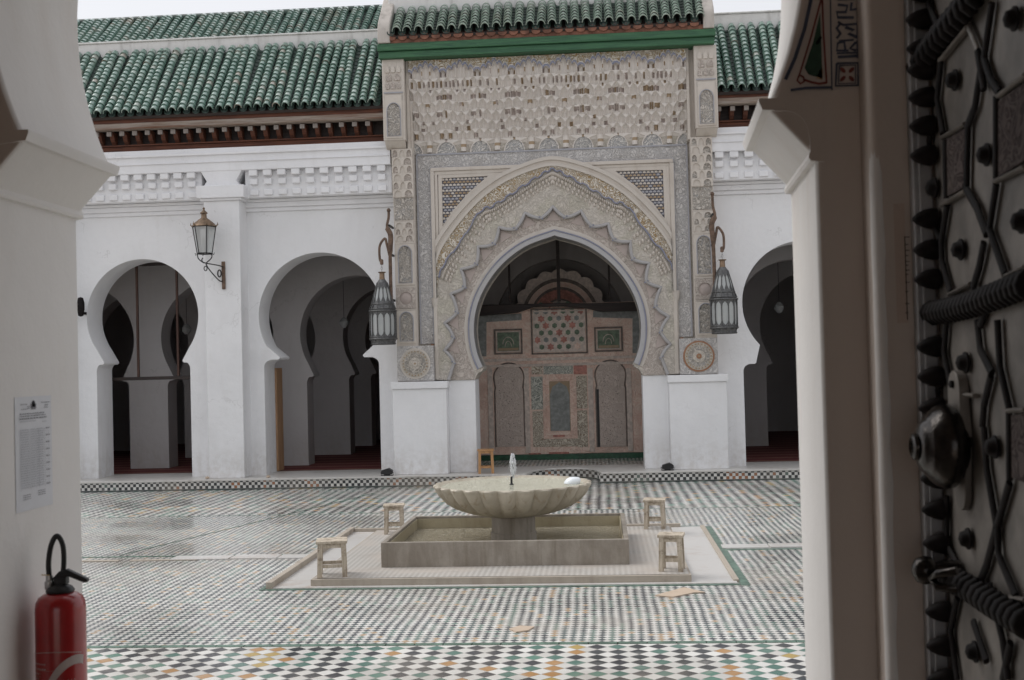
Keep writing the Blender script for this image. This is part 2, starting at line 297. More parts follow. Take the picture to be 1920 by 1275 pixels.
# ------------------------------------------------------------------ mesh helper
class MB:
    def __init__(s): s.v = []; s.f = []; s.m = []
    def add(s, vs, fs, mi=0):
        b = len(s.v); s.v += [tuple(p) for p in vs]
        for f in fs: s.f.append([b+i for i in f]); s.m.append(mi)
        return s
    def box(s, x0, x1, y0, y1, z0, z1, mi=0):
        vs = [(x, y, z) for x in (x0, x1) for y in (y0, y1) for z in (z0, z1)]
        return s.add(vs, [(0, 1, 3, 2), (4, 6, 7, 5), (0, 4, 5, 1), (2, 3, 7, 6), (0, 2, 6, 4), (1, 5, 7, 3)], mi)
    def plate(s, outer, y0, y1, holes=(), mi=0, mp=None, back=True, side_mi=None, front_mi=None):
        """polygon in (a,b) with holes extruded from y0 to y1; mp maps (a,d,b)->xyz, default x,y,z"""
        mp = mp or (lambda a, d, b: (a, d, b)); loops = [outer]+list(holes)
        tris = tessellate_polygon([[Vector((a, b, 0)) for a, b in L] for L in loops])
        flat = [p for L in loops for p in L]
        s.add([mp(a, y0, b) for a, b in flat], [tuple(t) for t in tris], mi if front_mi is None else front_mi)
        if back: s.add([mp(a, y1, b) for a, b in flat], [tuple(reversed(t)) for t in tris], mi)
        for L in loops:
            n = len(L)
            s.add([mp(a, y0, b) for a, b in L]+[mp(a, y1, b) for a, b in L], [(i, (i+1) % n, n+(i+1) % n, n+i) for i in range(n)], mi if side_mi is None else side_mi)
        return s
    def strip(s, A, B, y0, y1, mi=0, closed=False):
        """band between curves A and B (same length), extruded"""
        n = len(A); vs = [(a, y0, b) for a, b in A]+[(a, y0, b) for a, b in B]+[(a, y1, b) for a, b in A]+[(a, y1, b) for a, b in B]
        fs = []
        for i in range(n if closed else n-1):
            j = (i+1) % n
            fs += [(i, j, n+j, n+i), (i, j, 2*n+j, 2*n+i), (n+i, n+j, 3*n+j, 3*n+i), (2*n+i, 2*n+j, 3*n+j, 3*n+i)]
        if not closed: fs += [(0, n, 3*n, 2*n), (n-1, 2*n-1, 4*n-1, 3*n-1)]
        return s.add(vs, fs, mi)
    def lathe(s, prof, c=(0, 0, 0), n=24, mi=0, ax=None, rf=None, sx=1, sy=1):
        ax = ax or (lambda x, y, z: (x, y, z)); vs = []; fs = []
        for k, (r, z) in enumerate(prof):
            for i in range(n):
                a = 2*PI*i/n; q = r*(rf(a, k) if rf else 1); p = ax(q*math.cos(a)*sx, q*math.sin(a)*sy, z); vs.append((c[0]+p[0], c[1]+p[1], c[2]+p[2]))
        for k in range(len(prof)-1):
            for i in range(n): j = (i+1) % n; fs.append((k*n+i, k*n+j, (k+1)*n+j, (k+1)*n+i))
        if prof[0][0] > 1e-5: fs.append(tuple(range(n)))
        if prof[-1][0] > 1e-5: fs.append(tuple((len(prof)-1)*n+i for i in range(n)))
        return s.add(vs, fs, mi)
    def tube(s, pts, r, n=6, mi=0, closed=False, flat=1.0):
        pts = [Vector(p) for p in pts]; m = len(pts); vs = []; fs = []
        rr = r if isinstance(r, (list, tuple)) else [r]*m; prev = None
        for i, p in enumerate(pts):
            a = pts[(i-1) % m] if (closed or i > 0) else p; b = pts[(i+1) % m] if (closed or i < m-1) else p
            t = (b-a).normalized()
            ref = prev if prev is not None else (Vector((0, 1, 0)) if abs(t.y) < .9 else Vector((1, 0, 0)))
            u = (ref-t*ref.dot(t)).normalized(); v_ = t.cross(u); prev = u
            for k in range(n):
                an = 2*PI*k/n; vs.append(p+rr[i]*(math.cos(an)*u*flat+math.sin(an)*v_))
        for i in range(m if closed else m-1):
            j = (i+1) % m
            for k in range(n): q = (k+1) % n; fs.append((i*n+k, i*n+q, j*n+q, j*n+k))
        if not closed: fs += [tuple(range(n)), tuple((m-1)*n+k for k in range(n))]
        return s.add(vs, fs, mi)
    def build(s, name, mat, parent=None, loc=None, smooth=35, bevel=0, weld=True, segs=2):
        org = Vector(ORG[parent.name]) if parent is not None else Vector(loc or (0, 0, 0))
        me = bpy.data.meshes.new(name); me.from_pydata([tuple(Vector(p)-org) for p in s.v], [], s.f)
        mats = mat if isinstance(mat, (list, tuple)) else [mat]
        for m_ in mats: me.materials.append(m_ if not isinstance(m_, str) else M[m_])
        me.polygons.foreach_set('material_index', s.m)
        if weld:
            bm = bmesh.new(); bm.from_mesh(me); bmesh.ops.remove_doubles(bm, verts=bm.verts, dist=1e-5)
            bmesh.ops.recalc_face_normals(bm, faces=bm.faces); bm.to_mesh(me); bm.free()
        if smooth:
            me.polygons.foreach_set('use_smooth', [True]*len(me.polygons)); me.set_sharp_from_angle(angle=R(smooth))
        ob = bpy.data.objects.new(name, me); COL.objects.link(ob); ORG[ob.name] = tuple(org)
        if parent is not None: ob.parent = parent
        else: ob.location = org
        if bevel:
            b = ob.modifiers.new('soft_edge', 'BEVEL'); b.width = bevel; b.segments = segs; b.limit_method = 'ANGLE'; b.angle_limit = R(50)
        return ob
ORG = {}
def tag(o, label=None, cat=None, group=None, kind=None):
    for k, v in (('label', label), ('category', cat), ('group', group), ('kind', kind)):
        if v: o[k] = v
    return o
def thing(name, label, cat, loc, group=None):
    o = bpy.data.objects.new(name, None); COL.objects.link(o); o.location = loc; o.empty_display_size = .1
    ORG[o.name] = tuple(loc); return tag(o, label, cat, group)
def copy_tree(o, parent=None):
    c = o.copy(); COL.objects.link(c); c.parent = parent
    for ch in list(o.children): copy_tree(ch, c)
    return c
def smoothpts(pts, k=6, closed=False):
    out = []; n = len(pts)
    for i in range(n if closed else n-1):
        p = [pts[(i+d) % n] if closed else pts[min(max(i+d, 0), n-1)] for d in (-1, 0, 1, 2)]
        for j in range(k):
            t = j/k
            out.append(tuple(.5*((2*p[1][q])+(-p[0][q]+p[2][q])*t+(2*p[0][q]-5*p[1][q]+4*p[2][q]-p[3][q])*t*t+(-p[0][q]+3*p[1][q]-3*p[2][q]+p[3][q])*t**3) for q in range(len(pts[0]))))
    if not closed: out.append(tuple(pts[-1]))
    return out

# ------------------------------------------------------------------ ground of the courtyard
SX0, SX1, SF = -14.0, 9.0, 22.5              # walkway step: extent and front
ZS = .21
def sheet(name, x0, x1, y0, y1, z, mat, label, cat='floor'):
    m = MB().add([(x0, y0, z), (x1, y0, z), (x1, y1, z), (x0, y1, z)], [(0, 1, 2, 3)])
    return tag(m.build(name, mat, smooth=0, weld=False), label, cat, kind='structure')
m = MB().add([(-40, -20, -.03), (40, -20, -.03), (40, 60, -.03), (-40, 60, -.03)], [(0, 1, 2, 3)])
tag(m.build('ground', 'bed', smooth=0), 'bare ground under and around the courtyard paving', 'ground', kind='structure')
sheet('courtyard_floor', -16, 12, 3.42, 9.66, 0, 'floor_big', 'large black green orange and white lozenge tiles nearest the doorway')
sheet('courtyard_floor', -16, 12, 9.735, 18.46, 0, 'floor_small', 'small lozenge tiles paving the middle of the court round the fountain')
sheet('courtyard_floor', -16, 12, 18.50, 24.2, 0, 'floor_big', 'large lozenge tiles between the fountain and the walkway step')
def strips(name, quads, z, mat, label):
    m = MB()
    for q in quads: m.box(q[0], q[1], q[2], q[3], z-.02, z)
    return tag(m.build(name, mat, smooth=0), label, 'paving strip', kind='structure')
m = MB()
x = -16.0
while x < 12: m.box(x+.004, x+.236, 9.663, 9.732, -.02, .004); x += .24
x = -16.0
while x < 12: m.box(x+.004, x+.236, 18.463, 18.497, -.02, .003); x += .24
tag(m.build('tile_border', 'green_paint', smooth=0), 'green tile border lines crossing the whole court', 'paving strip', kind='structure')
# drainage channels either side of the fountain
m = MB()
for a, b in ((-14, -6.0), (-5.85, -5.0)): m.box(a, b, 14.12, 14.2, -.02, .010)
tag(m.build('channel_edge', 'curb', smooth=0), 'thin worn stone edging of the drain left of the fountain', 'paving strip', kind='structure')
m = MB(); 
for a, b, o_ in ((-5.35, -4.62, 0), (-4.6, -4.02, .02), (-4.0, -3.62, 0)): m.box(a, b, 14.14+o_, 14.40+o_, -.02, .018)
for a, b, o_ in ((1.42, 1.98, 0), (2.0, 2.75, .03), (2.77, 3.6, 0), (3.62, 4.6, .02), (4.62, 8, 0)): m.box(a, b, 14.42+o_, 14.68+o_, -.02, .02)
tag(m.build('channel_slabs', 'marble', smooth=0, bevel=.004), 'white marble slabs covering the drain on both sides of the fountain', 'paving strip', kind='structure')
m = MB()
m.box(1.32, 8, 14.34, 14.40, -.02, .006); m.box(-16, -3.66, 14.44, 14.50, -.02, .005)
# green frame round the marble surround
FX0, FX1, FY0, FY1 = -3.56, 1.34, 12.2, 16.35
m.box(FX0-.02, FX1+.02, FY0-.07, FY0-.02, -.02, .007); m.box(FX1+.03, FX1+.12, FY0-.10, FY1+.05, -.02, .007)
m.box(FX0-.08, FX0-.03, FY0-.07, FY1+.05, -.02, .007); m.box(FX0-.02, FX1+.02, FY1+.03, FY1+.11, -.02, .007)
# diagonal seam in the paving at the left
p0, p1 = PZ(225, 1041, 0), PZ(700, 925, 0)
dx, dy = (p1[1]-p0[1])*.004, -(p1[0]-p0[0])*.004
m.add([(p0[0], p0[1], .004), (p1[0], p1[1], .004), (p1[0]+dx, p1[1]+dy, .004), (p0[0]+dx, p0[1]+dy, .004)], [(0, 1, 2, 3)])
tag(m.build('tile_seams', 'green_paint', smooth=0), 'narrow green tile seams framing the fountain surround', 'paving strip', kind='structure')
# missing-tile patches
m = MB()
pa = [PZ(*p, 0) for p in ((1228, 1118), (1283, 1103), (1322, 1112), (1300, 1113), (1262, 1121))]
m.plate(pa, .001, .012, mp=lambda a, d, b: (a, b, d))
pb = [PZ(*p, 0) for p in ((955, 1181), (975, 1175), (1002, 1177), (990, 1184), (968, 1187))]
m.plate(pb, .001, .012, mp=lambda a, d, b: (a, b, d))
tag(m.build('broken_paving', 'bed', smooth=0), 'patches of sandy mortar where lozenge tiles are broken away', 'floor patch', kind='structure')

# ------------------------------------------------------------------ fountain surround, basin, bowl
m = MB(); m.box(FX0, FX1, FY0, FY1, -.02, .012); 
tag(m.build('marble_surround', 'marble', smooth=0), 'white and pinkish marble slabs around the fountain platform', 'paving', kind='structure')
m = MB(); t_ = .05
m.box(FX0-.02, FX0+t_, FY0-.01, FY1+.02, -.01, .075); m.box(FX0+t_, FX1-.3, FY1-.04, FY1+.02, -.01, .06); m.box(FX1-.03, FX1+.03, FY0+.1, FY1+.02, -.01, .03)
tag(m.build('surround_curb', 'curb', smooth=0, bevel=.006), 'low worn stone curb edging the marble surround', 'curb', kind='structure')
m = MB(); m.box(-3.12, .88, 12.28, 15.95, .0, .08, 0)
m.add([(-3.1, 12.33, .084), (.86, 12.33, .084), (.86, 15.93, .084), (-3.1, 15.93, .084)], [(0, 1, 2, 3)], 1)
tag(m.build('fountain_platform', ['curb', 'platform'], smooth=0), 'low square platform of tiny worn tiles carrying the fountain', 'platform', kind='structure')
BX0, BX1, BY0, BY1, BZ = -2.49, .26, 12.95, 15.22, .36
bas = thing('fountain_basin', 'low rectangular stone basin holding greenish water under the bowl', 'basin', ((BX0+BX1)/2, (BY0+BY1)/2, .08))
wt = .055
m = MB().plate([(BX0, BY0), (BX1, BY0), (BX1, BY1), (BX0, BY1)], .08, BZ, [[(BX0+wt, BY0+wt), (BX1-wt, BY0+wt), (BX1-wt, BY1-wt), (BX0+wt, BY1-wt)]], mp=lambda a, d, b: (a, b, d))
m.build('wall', 'bstone', bas, smooth=0, bevel=.008)
m = MB(); e = .003; a0, a1, b0, b1 = BX0+wt, BX1-wt, BY0+wt, BY1-wt
m.box(a0, a1, b0, b1, .081, .10)
m.box(a0, a1, b1-.012, b1-e, .10, BZ-.03); m.box(a0+e, a0+.012, b0+.02, b1-.02, .10, BZ-.03); m.box(a1-.012, a1-e, b0+.02, b1-.02, .10, BZ-.03)
m.build('lining', 'algae', bas, smooth=0)
m = MB().add([(a0, b0, .205), (a1, b0, .205), (a1, b1, .205), (a0, b1, .205)], [(0, 1, 2, 3)]); m.build('water', 'water', bas, smooth=0)
FC = (-1.09, 14.08)
fb = thing('fountain', 'scalloped stone fountain bowl on a round pedestal with a small jet', 'fountain', (*FC, .10))
NF = 26
def gad(a, k):
    f = abs(math.sin(a*NF/2)); return 1+[0, .02, .06, .085, .085, .08, .07, .06, .05, .035, .0, 0][min(k, 11)]*(f-.6)
prof = [(.27, .50), (.33, .505), (.52, .545), (.68, .605), (.79, .68), (.865, .76), (.90, .82), (.925, .855), (.935, .872), (.93, .885), (.90, .888), (.86, .862), (.6, .80), (0.01, .77)]
m = MB().lathe(prof, (*FC, 0), NF*8, rf=gad); bw_ = m.build('bowl', 'fstone', fb, smooth=50)
m = MB().lathe([(.275, .085), (.275, .30), (.262, .31), (.262, .49), (.30, .502), (.30, .51), (.0, .51)], (*FC, 0), 40); m.build('pedestal', 'bstone', fb)
m = MB().lathe([(.0, .862), (.865, .862)], (*FC, 0), 60); m.f = m.f[:-1]; m.m = m.m[:-1]; m.build('water', 'water2', bw_, smooth=0)
m = MB().lathe([(.03, .84), (.025, .87), (.014, .88), (.012, .955), (.016, .96), (0, .965)], (FC[0]-.01, FC[1], 0), 12); m.build('nozzle', 'iron', fb)
m = MB(); random.seed(3)
for i in range(200):
    t = random.random(); z = .95+.285*t; r_ = random.uniform(.004, .013)*(.8+.6*math.sin(PI*min(1, t*1.05)))
    sp_ = .006+.030*math.sin(PI*min(1, t*.95))*random.uniform(.2, 1)
    a = random.uniform(0, 6.28); cx = FC[0]+.012+math.cos(a)*sp_; cy = FC[1]+math.sin(a)*sp_
    m.lathe([(0, z-r_*2.2), (r_*.7, z-r_*.9), (r_, z), (r_*.6, z+r_*.9), (0, z+r_*1.7)], (cx, cy, 0), 7)
for i in range(90):
    a = random.uniform(0, 6.28); t = random.random(); rad = .03+.08*t; z = 1.16-.3*t**1.6*random.uniform(.7, 1.2); q = random.uniform(.003, .007)
    m.lathe([(0, z-q), (q, z), (0, z+q)], (FC[0]+.01+math.cos(a)*rad*.7, FC[1]+math.sin(a)*rad*.6, 0), 5)
tag(m.build('water_jet', 'jet', fb, smooth=80), kind='stuff')
m = MB().lathe([(.085, 0), (.088, .03), (.075, .075), (.05, .10), (0, .105)], (0, 0, 0), 18)
cx_, cy_ = FC[0]+.71, FC[1]+.02
m.v = [(cx_+x*1.1+z*.35, cy_+y, .862+z*.75-x*.05) for x, y, z in m.v]
tag(m.build('plastic_bowl', 'plastic', loc=(cx_, cy_, .862), smooth=60), 'small upturned white plastic bowl on the rim of the fountain bowl', 'bowl')

# stools
def stool(label, x, y, rz, z=.084, mat='stoolw', h=.385, w_=.31, group='wooden washing stools around the fountain', thin=1):
    t = thing('stool', label, 'stool', (x, y, z), group)
    def sub(name, boxes, bev=.004):
        m = MB()
        for b in boxes: m.box(*b)
        m.v = [(x+a, y+b, z+c) for a, b, c in m.v]; return m.build(name, mat, t, smooth=0, bevel=bev)
    h2 = w_/2
    sub('seat', [(-h2-.01, h2+.01, -h2, -.052, h-.03, h), (-h2-.012, h2+.012, -.048, .046, h-.032, h-.002), (-h2-.01, h2+.01, .05, h2, h-.03, h)])
    for sx in (-1, 1):
        for sy in (-1, 1):
            m = MB(); q = .026*thin; a, b = sx*(h2-.032), sy*(h2-.032); k = .010
            top = [(a-q, b-q), (a+q, b-q), (a+q, b+q), (a-q, b+q)]
            vs = [(x+p_[0]+sx*k, y+p_[1]+sy*k, z) for p_ in top]+[(x+p_[0], y+p_[1], z+h-.03) for p_ in top]
            m.add(vs, [(0, 1, 2, 3), (4, 5, 6, 7), (0, 1, 5, 4), (1, 2, 6, 5), (2, 3, 7, 6), (3, 0, 4, 7)]); m.build('leg', mat, t, smooth=0, bevel=.003)
    e = h2-.03; r1 = z
    for sy in (-1, 1): sub('stretcher', [(-e+.02, e-.02, sy*e-.012, sy*e+.012, .10, .135)])
    for sx in (-1, 1): sub('stretcher', [(sx*e-.012, sx*e+.012, -e+.02, e-.02, .145, .18)])
    sub('apron', [(-e+.02, e-.02, -e-.012, -e+.012, h-.075, h-.03), (-e+.02, e-.02, e-.012, e+.012, h-.075, h-.03), (-e-.012, -e+.012, -e+.02, e-.02, h-.075, h-.03), (e-.012, e+.012, -e+.02, e-.02, h-.075, h-.03)])
    t.rotation_euler = (0, 0, rz); return t
stool('pale wooden stool at the front left corner of the platform', -2.94, 12.52, R(12))
stool('pale wooden stool behind the basin at its left', -2.82, 15.66, R(8), w_=.26)
stool('pale wooden stool behind the basin at its right', .67, 15.76, R(-6), w_=.27)
stool('chipped pale wooden stool at the front right corner of the platform', .70, 12.58, R(-9), w_=.25)
stool('orange brown varnished stool on the walkway left of the painted screen', -2.27, 22.78, R(6), z=ZS+.002, mat='stoolb', h=.46, w_=.30, group=None)

# ------------------------------------------------------------------ walkway step
NX0, NX1, ND = -1.42, -.08, 1.15          # rounded bay cut into the step
xc = (NX0+NX1)/2; rr = (NX1-NX0)/2
bay = [(NX0, SF)]+[(xc-rr*math.cos(a), SF+.45+ND*.62*math.sin(a)) for a in np.linspace(0, PI, 15)]+[(NX1, SF)]
outl = [(SX0, SF)]+bay+[(SX1, SF), (SX1, 24.1), (SX0, 24.1)]
m = MB().plate(outl, 0, ZS-.035, mp=lambda a, d, b: (a, b, d)); 
tag(m.build('walkway_step', 'riser', smooth=0), 'raised walkway step faced with small black and orange tiles', 'step', kind='structure')
m = MB()
bay2 = [(NX0-.05, SF-.025)]+[(xc-(rr-.03)*math.cos(a), SF+.45+(ND*.62-.03)*math.sin(a)) for a in np.linspace(0, PI, 15)]+[(NX1+.05, SF-.025)]
bay2[1] = (NX0+.03, SF+.42); bay2[-2] = (NX1-.03, SF+.42)
m.plate([(SX0, SF-.025)]+bay2+[(SX1, SF-.025), (SX1, 24.1), (SX0, 24.1)], ZS-.035, ZS, mp=lambda a, d, b: (a, b, d))
tag(m.build('walkway', 'steptop', smooth=0, bevel=.006), 'pale worn marble top of the walkway along the arcade', 'walkway', kind='structure')
sheet('hall_floor', -16, -3.2, 24.1, 34.5, ZS+.003, 'carpet', 'dark red prayer carpet on the hall floor left of the porch')
sheet('hall_floor', 1.35, 12, 24.1, 34.5, ZS+.003, 'carpet', 'dark red prayer carpet on the hall floor right of the porch')
m = MB().add([(-3.2, 24.1, ZS), (1.35, 24.1, ZS), (1.35, 26.4, ZS), (-3.2, 26.4, ZS)], [(0, 1, 2, 3)])
tag(m.build('porch_floor', 'floor_small', smooth=0), 'striped lozenge tiles on the floor inside the porch', 'floor', kind='structure')

# ------------------------------------------------------------------ arches
def opening(cx, j, f_, zf, cz, r, z0, caph=.19, n=30, pointed=0.0):
    """horseshoe contour left foot -> right foot; j half jamb, f_ half foot width"""
    half = [(-j, z0), (-j, zf-caph)]
    for k in range(0, 7):
        a = k/6*PI/2; half.append((-j+(j-f_)*(1-math.cos(a))*.55, zf-caph+(caph-.05)*math.sin(a)))
    half += [(-f_-.02, zf-.05), (-f_-.02, zf-.035), (-f_, zf-.03), (-f_, zf)]
    a1 = PI+math.asin(min(.99, (cz-zf)/r*.72))
    for k in range(n+1):
        a = a1+(PI/2-a1)*k/n; x_ = r*math.cos(a); z_ = cz+r*math.sin(a)
        if pointed and z_ > cz: z_ += pointed*((z_-cz)/r)**3*1.0
        half.append((x_, z_))
    L = [(cx+x_, z_) for x_, z_ in half]; Rr = [(cx-x_, z_) for x_, z_ in reversed(half[:-1])]
    return L+Rr
def arched_wall(m, x0, x1, z0, z1, y0, y1, ops, mi=0):
    o = [(x0, z0)]
    for op in ops: o += op
    o += [(x1, z0), (x1, z1), (x0, z1)]
    m.plate(o, y0, y1, mi=mi)
A0 = opening(-12.9, 1.0, .84, 2.57, 3.48, 1.165, ZS)
A1 = opening(-9.25, .975, .82, 2.57, 3.48, 1.165, ZS)
A2 = opening(-5.58, 1.17, .85, 2.58, 3.40, 1.26, ZS)
A3 = opening(4.0, 1.215, .96, 2.25, 3.38, 1.2, ZS)
A4 = opening(7.6, 1.1, .9, 2.4, 3.4, 1.2, ZS)
WY = 23.2
lw = thing('arcade_building', 'long white arcaded building with green tiled roofs left of the porch', 'building', (-8.5, 23, ZS))
rw = thing('arcade_building', 'white arcaded building end with green roof right of the porch', 'building', (5, 23, ZS))
m = MB(); arched_wall(m, -14, -4.0, ZS, 5.52, WY, 23.95, [A0, A1, A2]); m.build('wall', 'white', lw, bevel=.012, smooth=30)
m = MB(); arched_wall(m, 2.2, 9, ZS, 5.52, WY, 23.95, [A3, A4]); m.build('wall', 'white', rw, bevel=.012, smooth=30)
# pilasters
for par, cs in ((lw, (-11.1, -7.40)), (rw, (5.85,))):
    for c in cs:
        m = MB(); m.box(c-.36, c+.36, 22.7, WY+.02, ZS, 5.70); pl_ = m.build('pilaster', 'white', par, bevel=.012)
        m = MB(); m.box(c-.48, c+.48, 22.62, WY-.1, 5.75, 6.0); m.box(c-.42, c+.42, 22.66, WY-.05, 5.70, 5.75); m.build('pilaster_cap', 'white2', pl_, bevel=.01)
# upper wall and dentil cornice
def cornice(par, x0, x1, caps):
    m = MB(); m.box(x0, x1, 22.72, 23.9, 6.30, 6.76); m.box(x0, x1, 22.68, 22.72, 6.62, 6.67); m.box(x0, x1, 22.695, 22.72, 6.47, 6.49)
    m.box(x0, x1, WY, 23.95, 5.522, 6.30); m.build('upper_wall', 'white2', par, bevel=.006)
    m = MB(); m.box(x0, x1, WY-.05, WY, 5.52, 5.60); m.box(x0, x1, WY-.10, WY, 5.60, 5.70); m.box(x0, x1, WY-.14, WY, 5.70, 5.76)
    m.build('moulding', 'white2', par, bevel=.01)
    segs = []; edges = [x0]
    for c in caps: edges += [c-.44, c+.44]
    edges.append(x1)
    for c in caps:
        m = MB(); m.plate([(c-.38, 5.98), (c+.38, 5.98), (c+.30, 6.1), (c+.42, 6.305), (c-.42, 6.305), (c-.30, 6.1)], 22.73, WY); m.build('cornice_return', 'white2', par, bevel=.01)
    m = MB()
    for i in range(0, len(edges), 2):
        a, b = edges[i]+.05, edges[i+1]-.05; n = max(1, round((b-a)/.275)); dx = (b-a)/n
        m.box(a-.05, b+.05, 22.86, WY-.14, 5.761, 6.3)
        for k in range(n):
            xm = a+(k+.5)*dx
            m.box(xm-.084, xm+.084, 22.735, 22.86, 6.18, 6.301); m.box(xm-.078, xm+.078, 22.785, 22.86, 6.01, 6.13); m.box(xm-.088, xm+.088, 22.82, 22.86, 5.80, 5.92)
    m.build('dentils', 'white2', par, bevel=.014)
cornice(lw, -14, -4.0, [-11.1, -7.40]); cornice(rw, 2.2, 9, [5.85])
# timber eaves
def eaves(par, x0, x1):
    m = MB(); m.box(x0, x1, 22.95, 23.1, 6.765, 6.90); m.box(x0, x1, 22.90, 23.1, 6.90, 6.93); m.build('wall_plate_beam', 'wood_red', par, bevel=.008)
    m = MB(); m.box(x0, x1, 23.06, 23.12, 6.93, 7.26); m.build('eaves_board', 'wood_dark', par)
    n = int((x1-x0)/.262); me_ = None
    for k in range(n):
        x_ = x0+(k+.5)*.262
        if me_ is None:
            m = MB(); m2 = MB(); me_ = 1
            pr = [(23.1, 6.95), (22.98, 6.95), (22.90, 7.03), (22.86, 7.12), (22.78, 7.15), (22.78, 7.19), (23.1, 7.19)]
            m.plate(pr, x_-.042, x_+.042, mp=lambda a, d, b: (d, a, b)); m2.box(x_-.045, x_+.045, 22.72, 22.777, 7.08, 7.17)
            b0 = m.build('bracket', 'wood_red', par, smooth=0); b1 = m2.build('bracket_end', 'wood_end', par, smooth=0, bevel=.006); b1.parent = b0
        else:
            c0 = b0.copy(); COL.objects.link(c0); c0.location.x = b0.location.x+k*.262; c1 = b1.copy(); COL.objects.link(c1); c1.parent = c0
    m = MB(); m.box(x0, x1, 22.64, 22.82, 7.185, 7.31); m.box(x0, x1, 22.61, 22.64, 7.19, 7.225); m.build('eaves_beam', 'wood_grey', par, bevel=.012)
    m = MB(); m.box(x0, x1, 22.66, 22.90, 7.312, 7.47); m.build('fascia', 'wood_red', par, bevel=.006)
eaves(lw, -14, -4.1); eaves(rw, 2.28, 9)
def tileroof(par, x0, x1, y0, z0, y1, z1, pitch=.190, ln=.135, mat='tile', name='tile_roof', pan='tile_dark', R0=.078, R1=.066, HH=.011):
    L = math.hypot(y1-y0, z1-z0); u = Vector((0, (y1-y0)/L, (z1-z0)/L)); nrm = Vector((0, -u.z, u.y))
    nt = int(L/ln)+1; ln = L/nt; m = MB(); nc = int((x1-x0)/pitch)+1; rnd = random.Random(5)
    for c in range(nc):
        xm = x0+(c+.5)*pitch+rnd.uniform(-.006, .006); sk = rnd.uniform(-.004, .004)
        if xm > x1: break
        for k in range(nt):
            jx = rnd.uniform(-.003, .003); lift = rnd.uniform(0, .005)+.03
            r0, r1 = R0*rnd.uniform(.97, 1.03), R1; rows = []
            for (t, r_, h) in ((0, r0, HH), (1.0, r1, .0)):
                for q in range(9):
                    a = PI*q/8; rows.append(Vector((xm+jx+sk*k+r_*math.cos(a), y0, z0))+u*(k+t)*ln+nrm*(r_*1.25*math.sin(a)+h+lift))
            # thickness lip at the open lower end
            for q in range(9):
                a = PI*q/8; rows.append(Vector((xm+jx+sk*k+(r0-.014)*math.cos(a), y0, z0))+u*(k)*ln+nrm*((r0-.014)*1.25*math.sin(a)+HH-.002+lift))
            m.add(rows, [(q, q+1, 10+q, 9+q) for q in range(8)]+[(q, q+1, 19+q, 18+q) for q in range(8)])
    o = m.build(name, mat, par, smooth=50, weld=False)
    par = o
    # channel tiles between the ridges
    m = MB(); 
    for c in range(nc+1):
        xm = x0+c*pitch
        if xm > x1+.05: break
        rows = []
        for t in range(nt+1):
            for e_ in (0, 1):
                if t == nt and e_: continue
                for q in range(7):
                    a = PI+PI*q/6; rows.append(Vector((xm+.075*math.cos(a), y0, z0))+u*(t+(.0 if not e_ else .98))*ln+nrm*(.03+.06*math.sin(a)+(0.012 if e_ == 0 and t else 0)))
        nr = len(rows)//7; m.add(rows, [(i*7+q, i*7+q+1, (i+1)*7+q+1, (i+1)*7+q) for i in range(nr-1) for q in range(6)])
        lip = [Vector((xm+.075*math.cos(PI+PI*q/6), y0-.012, z0+.03+.06*math.sin(PI+PI*q/6))) for q in range(7)]; lip2 = [p+Vector((0, 0, -.014)) for p in lip]
        m.add(lip+lip2, [(q, q+1, 8+q, 7+q) for q in range(6)])
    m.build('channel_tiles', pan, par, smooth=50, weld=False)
    m = MB(); b = Vector((0, y0, z0)); c0 = b+nrm*-.045; c1 = b+u*L+nrm*-.045
    m.add([(x0, *c0.yz), (x1, *c0.yz), (x1, *c1.yz), (x0, *c1.yz), (x0, c0.y+.03, c0.z-.05), (x1, c0.y+.03, c0.z-.05), (x1, c1.y, c1.z-.05), (x0, c1.y, c1.z-.05)], [(0, 1, 2, 3), (4, 5, 6, 7), (0, 1, 5, 4)])
    m.build('roof_deck', 'wood_dark', par, smooth=0)
tileroof(lw, -13.9, -4.12, 22.55, 7.46, 24.0, 9.07)
tileroof(rw, 2.35, 8.9, 22.55, 7.44, 24.0, 9.04)
for par, x0, x1 in ((lw, -14, -4.1), (rw, 2.3, 9)):
    m = MB(); m.box(x0, x1, 23.98, 24.4, 7.6, 9.31); m.box(x0, x1, 23.95, 24.43, 9.31, 9.35); m.build('parapet', 'parapet', par, bevel=.015)
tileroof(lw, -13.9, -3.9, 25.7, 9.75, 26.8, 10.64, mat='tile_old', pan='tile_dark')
m = MB()
for k in range(34): 
    x_ = -13.9+k*.3; m.tube([(x_, 26.83, 10.66), (x_+.31, 26.83, 10.68)], [.08, .065], 8)
m.tube([(-14, 26.85, 10.66), (-3.9, 26.85, 10.66)], .10, 10); m.build('ridge_tiles', 'tile_dark', lw, smooth=50)

# ------------------------------------------------------------------ prayer hall behind the arcade
def hallwall(label, y, cs, jw, x0, x1, foot=2.2):
    ops = [opening(c, jw, jw-.15, foot, foot+.88, jw+.13, ZS) for c in cs]
    m = MB(); arched_wall(m, x0, x1, ZS, 5.6, y, y+.55, ops)
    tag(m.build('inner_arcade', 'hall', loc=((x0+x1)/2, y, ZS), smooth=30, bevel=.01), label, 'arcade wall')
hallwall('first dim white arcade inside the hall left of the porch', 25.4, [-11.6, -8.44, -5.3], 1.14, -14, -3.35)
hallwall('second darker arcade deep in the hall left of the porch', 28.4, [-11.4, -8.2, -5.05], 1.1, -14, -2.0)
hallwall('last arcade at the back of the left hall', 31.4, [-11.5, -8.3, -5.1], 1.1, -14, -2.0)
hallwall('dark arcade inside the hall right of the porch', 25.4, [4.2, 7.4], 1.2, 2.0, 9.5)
hallwall('dark arcade deep in the hall right of the porch', 28.4, [5.1, 8.2], 1.15, 1.4, 9.5)
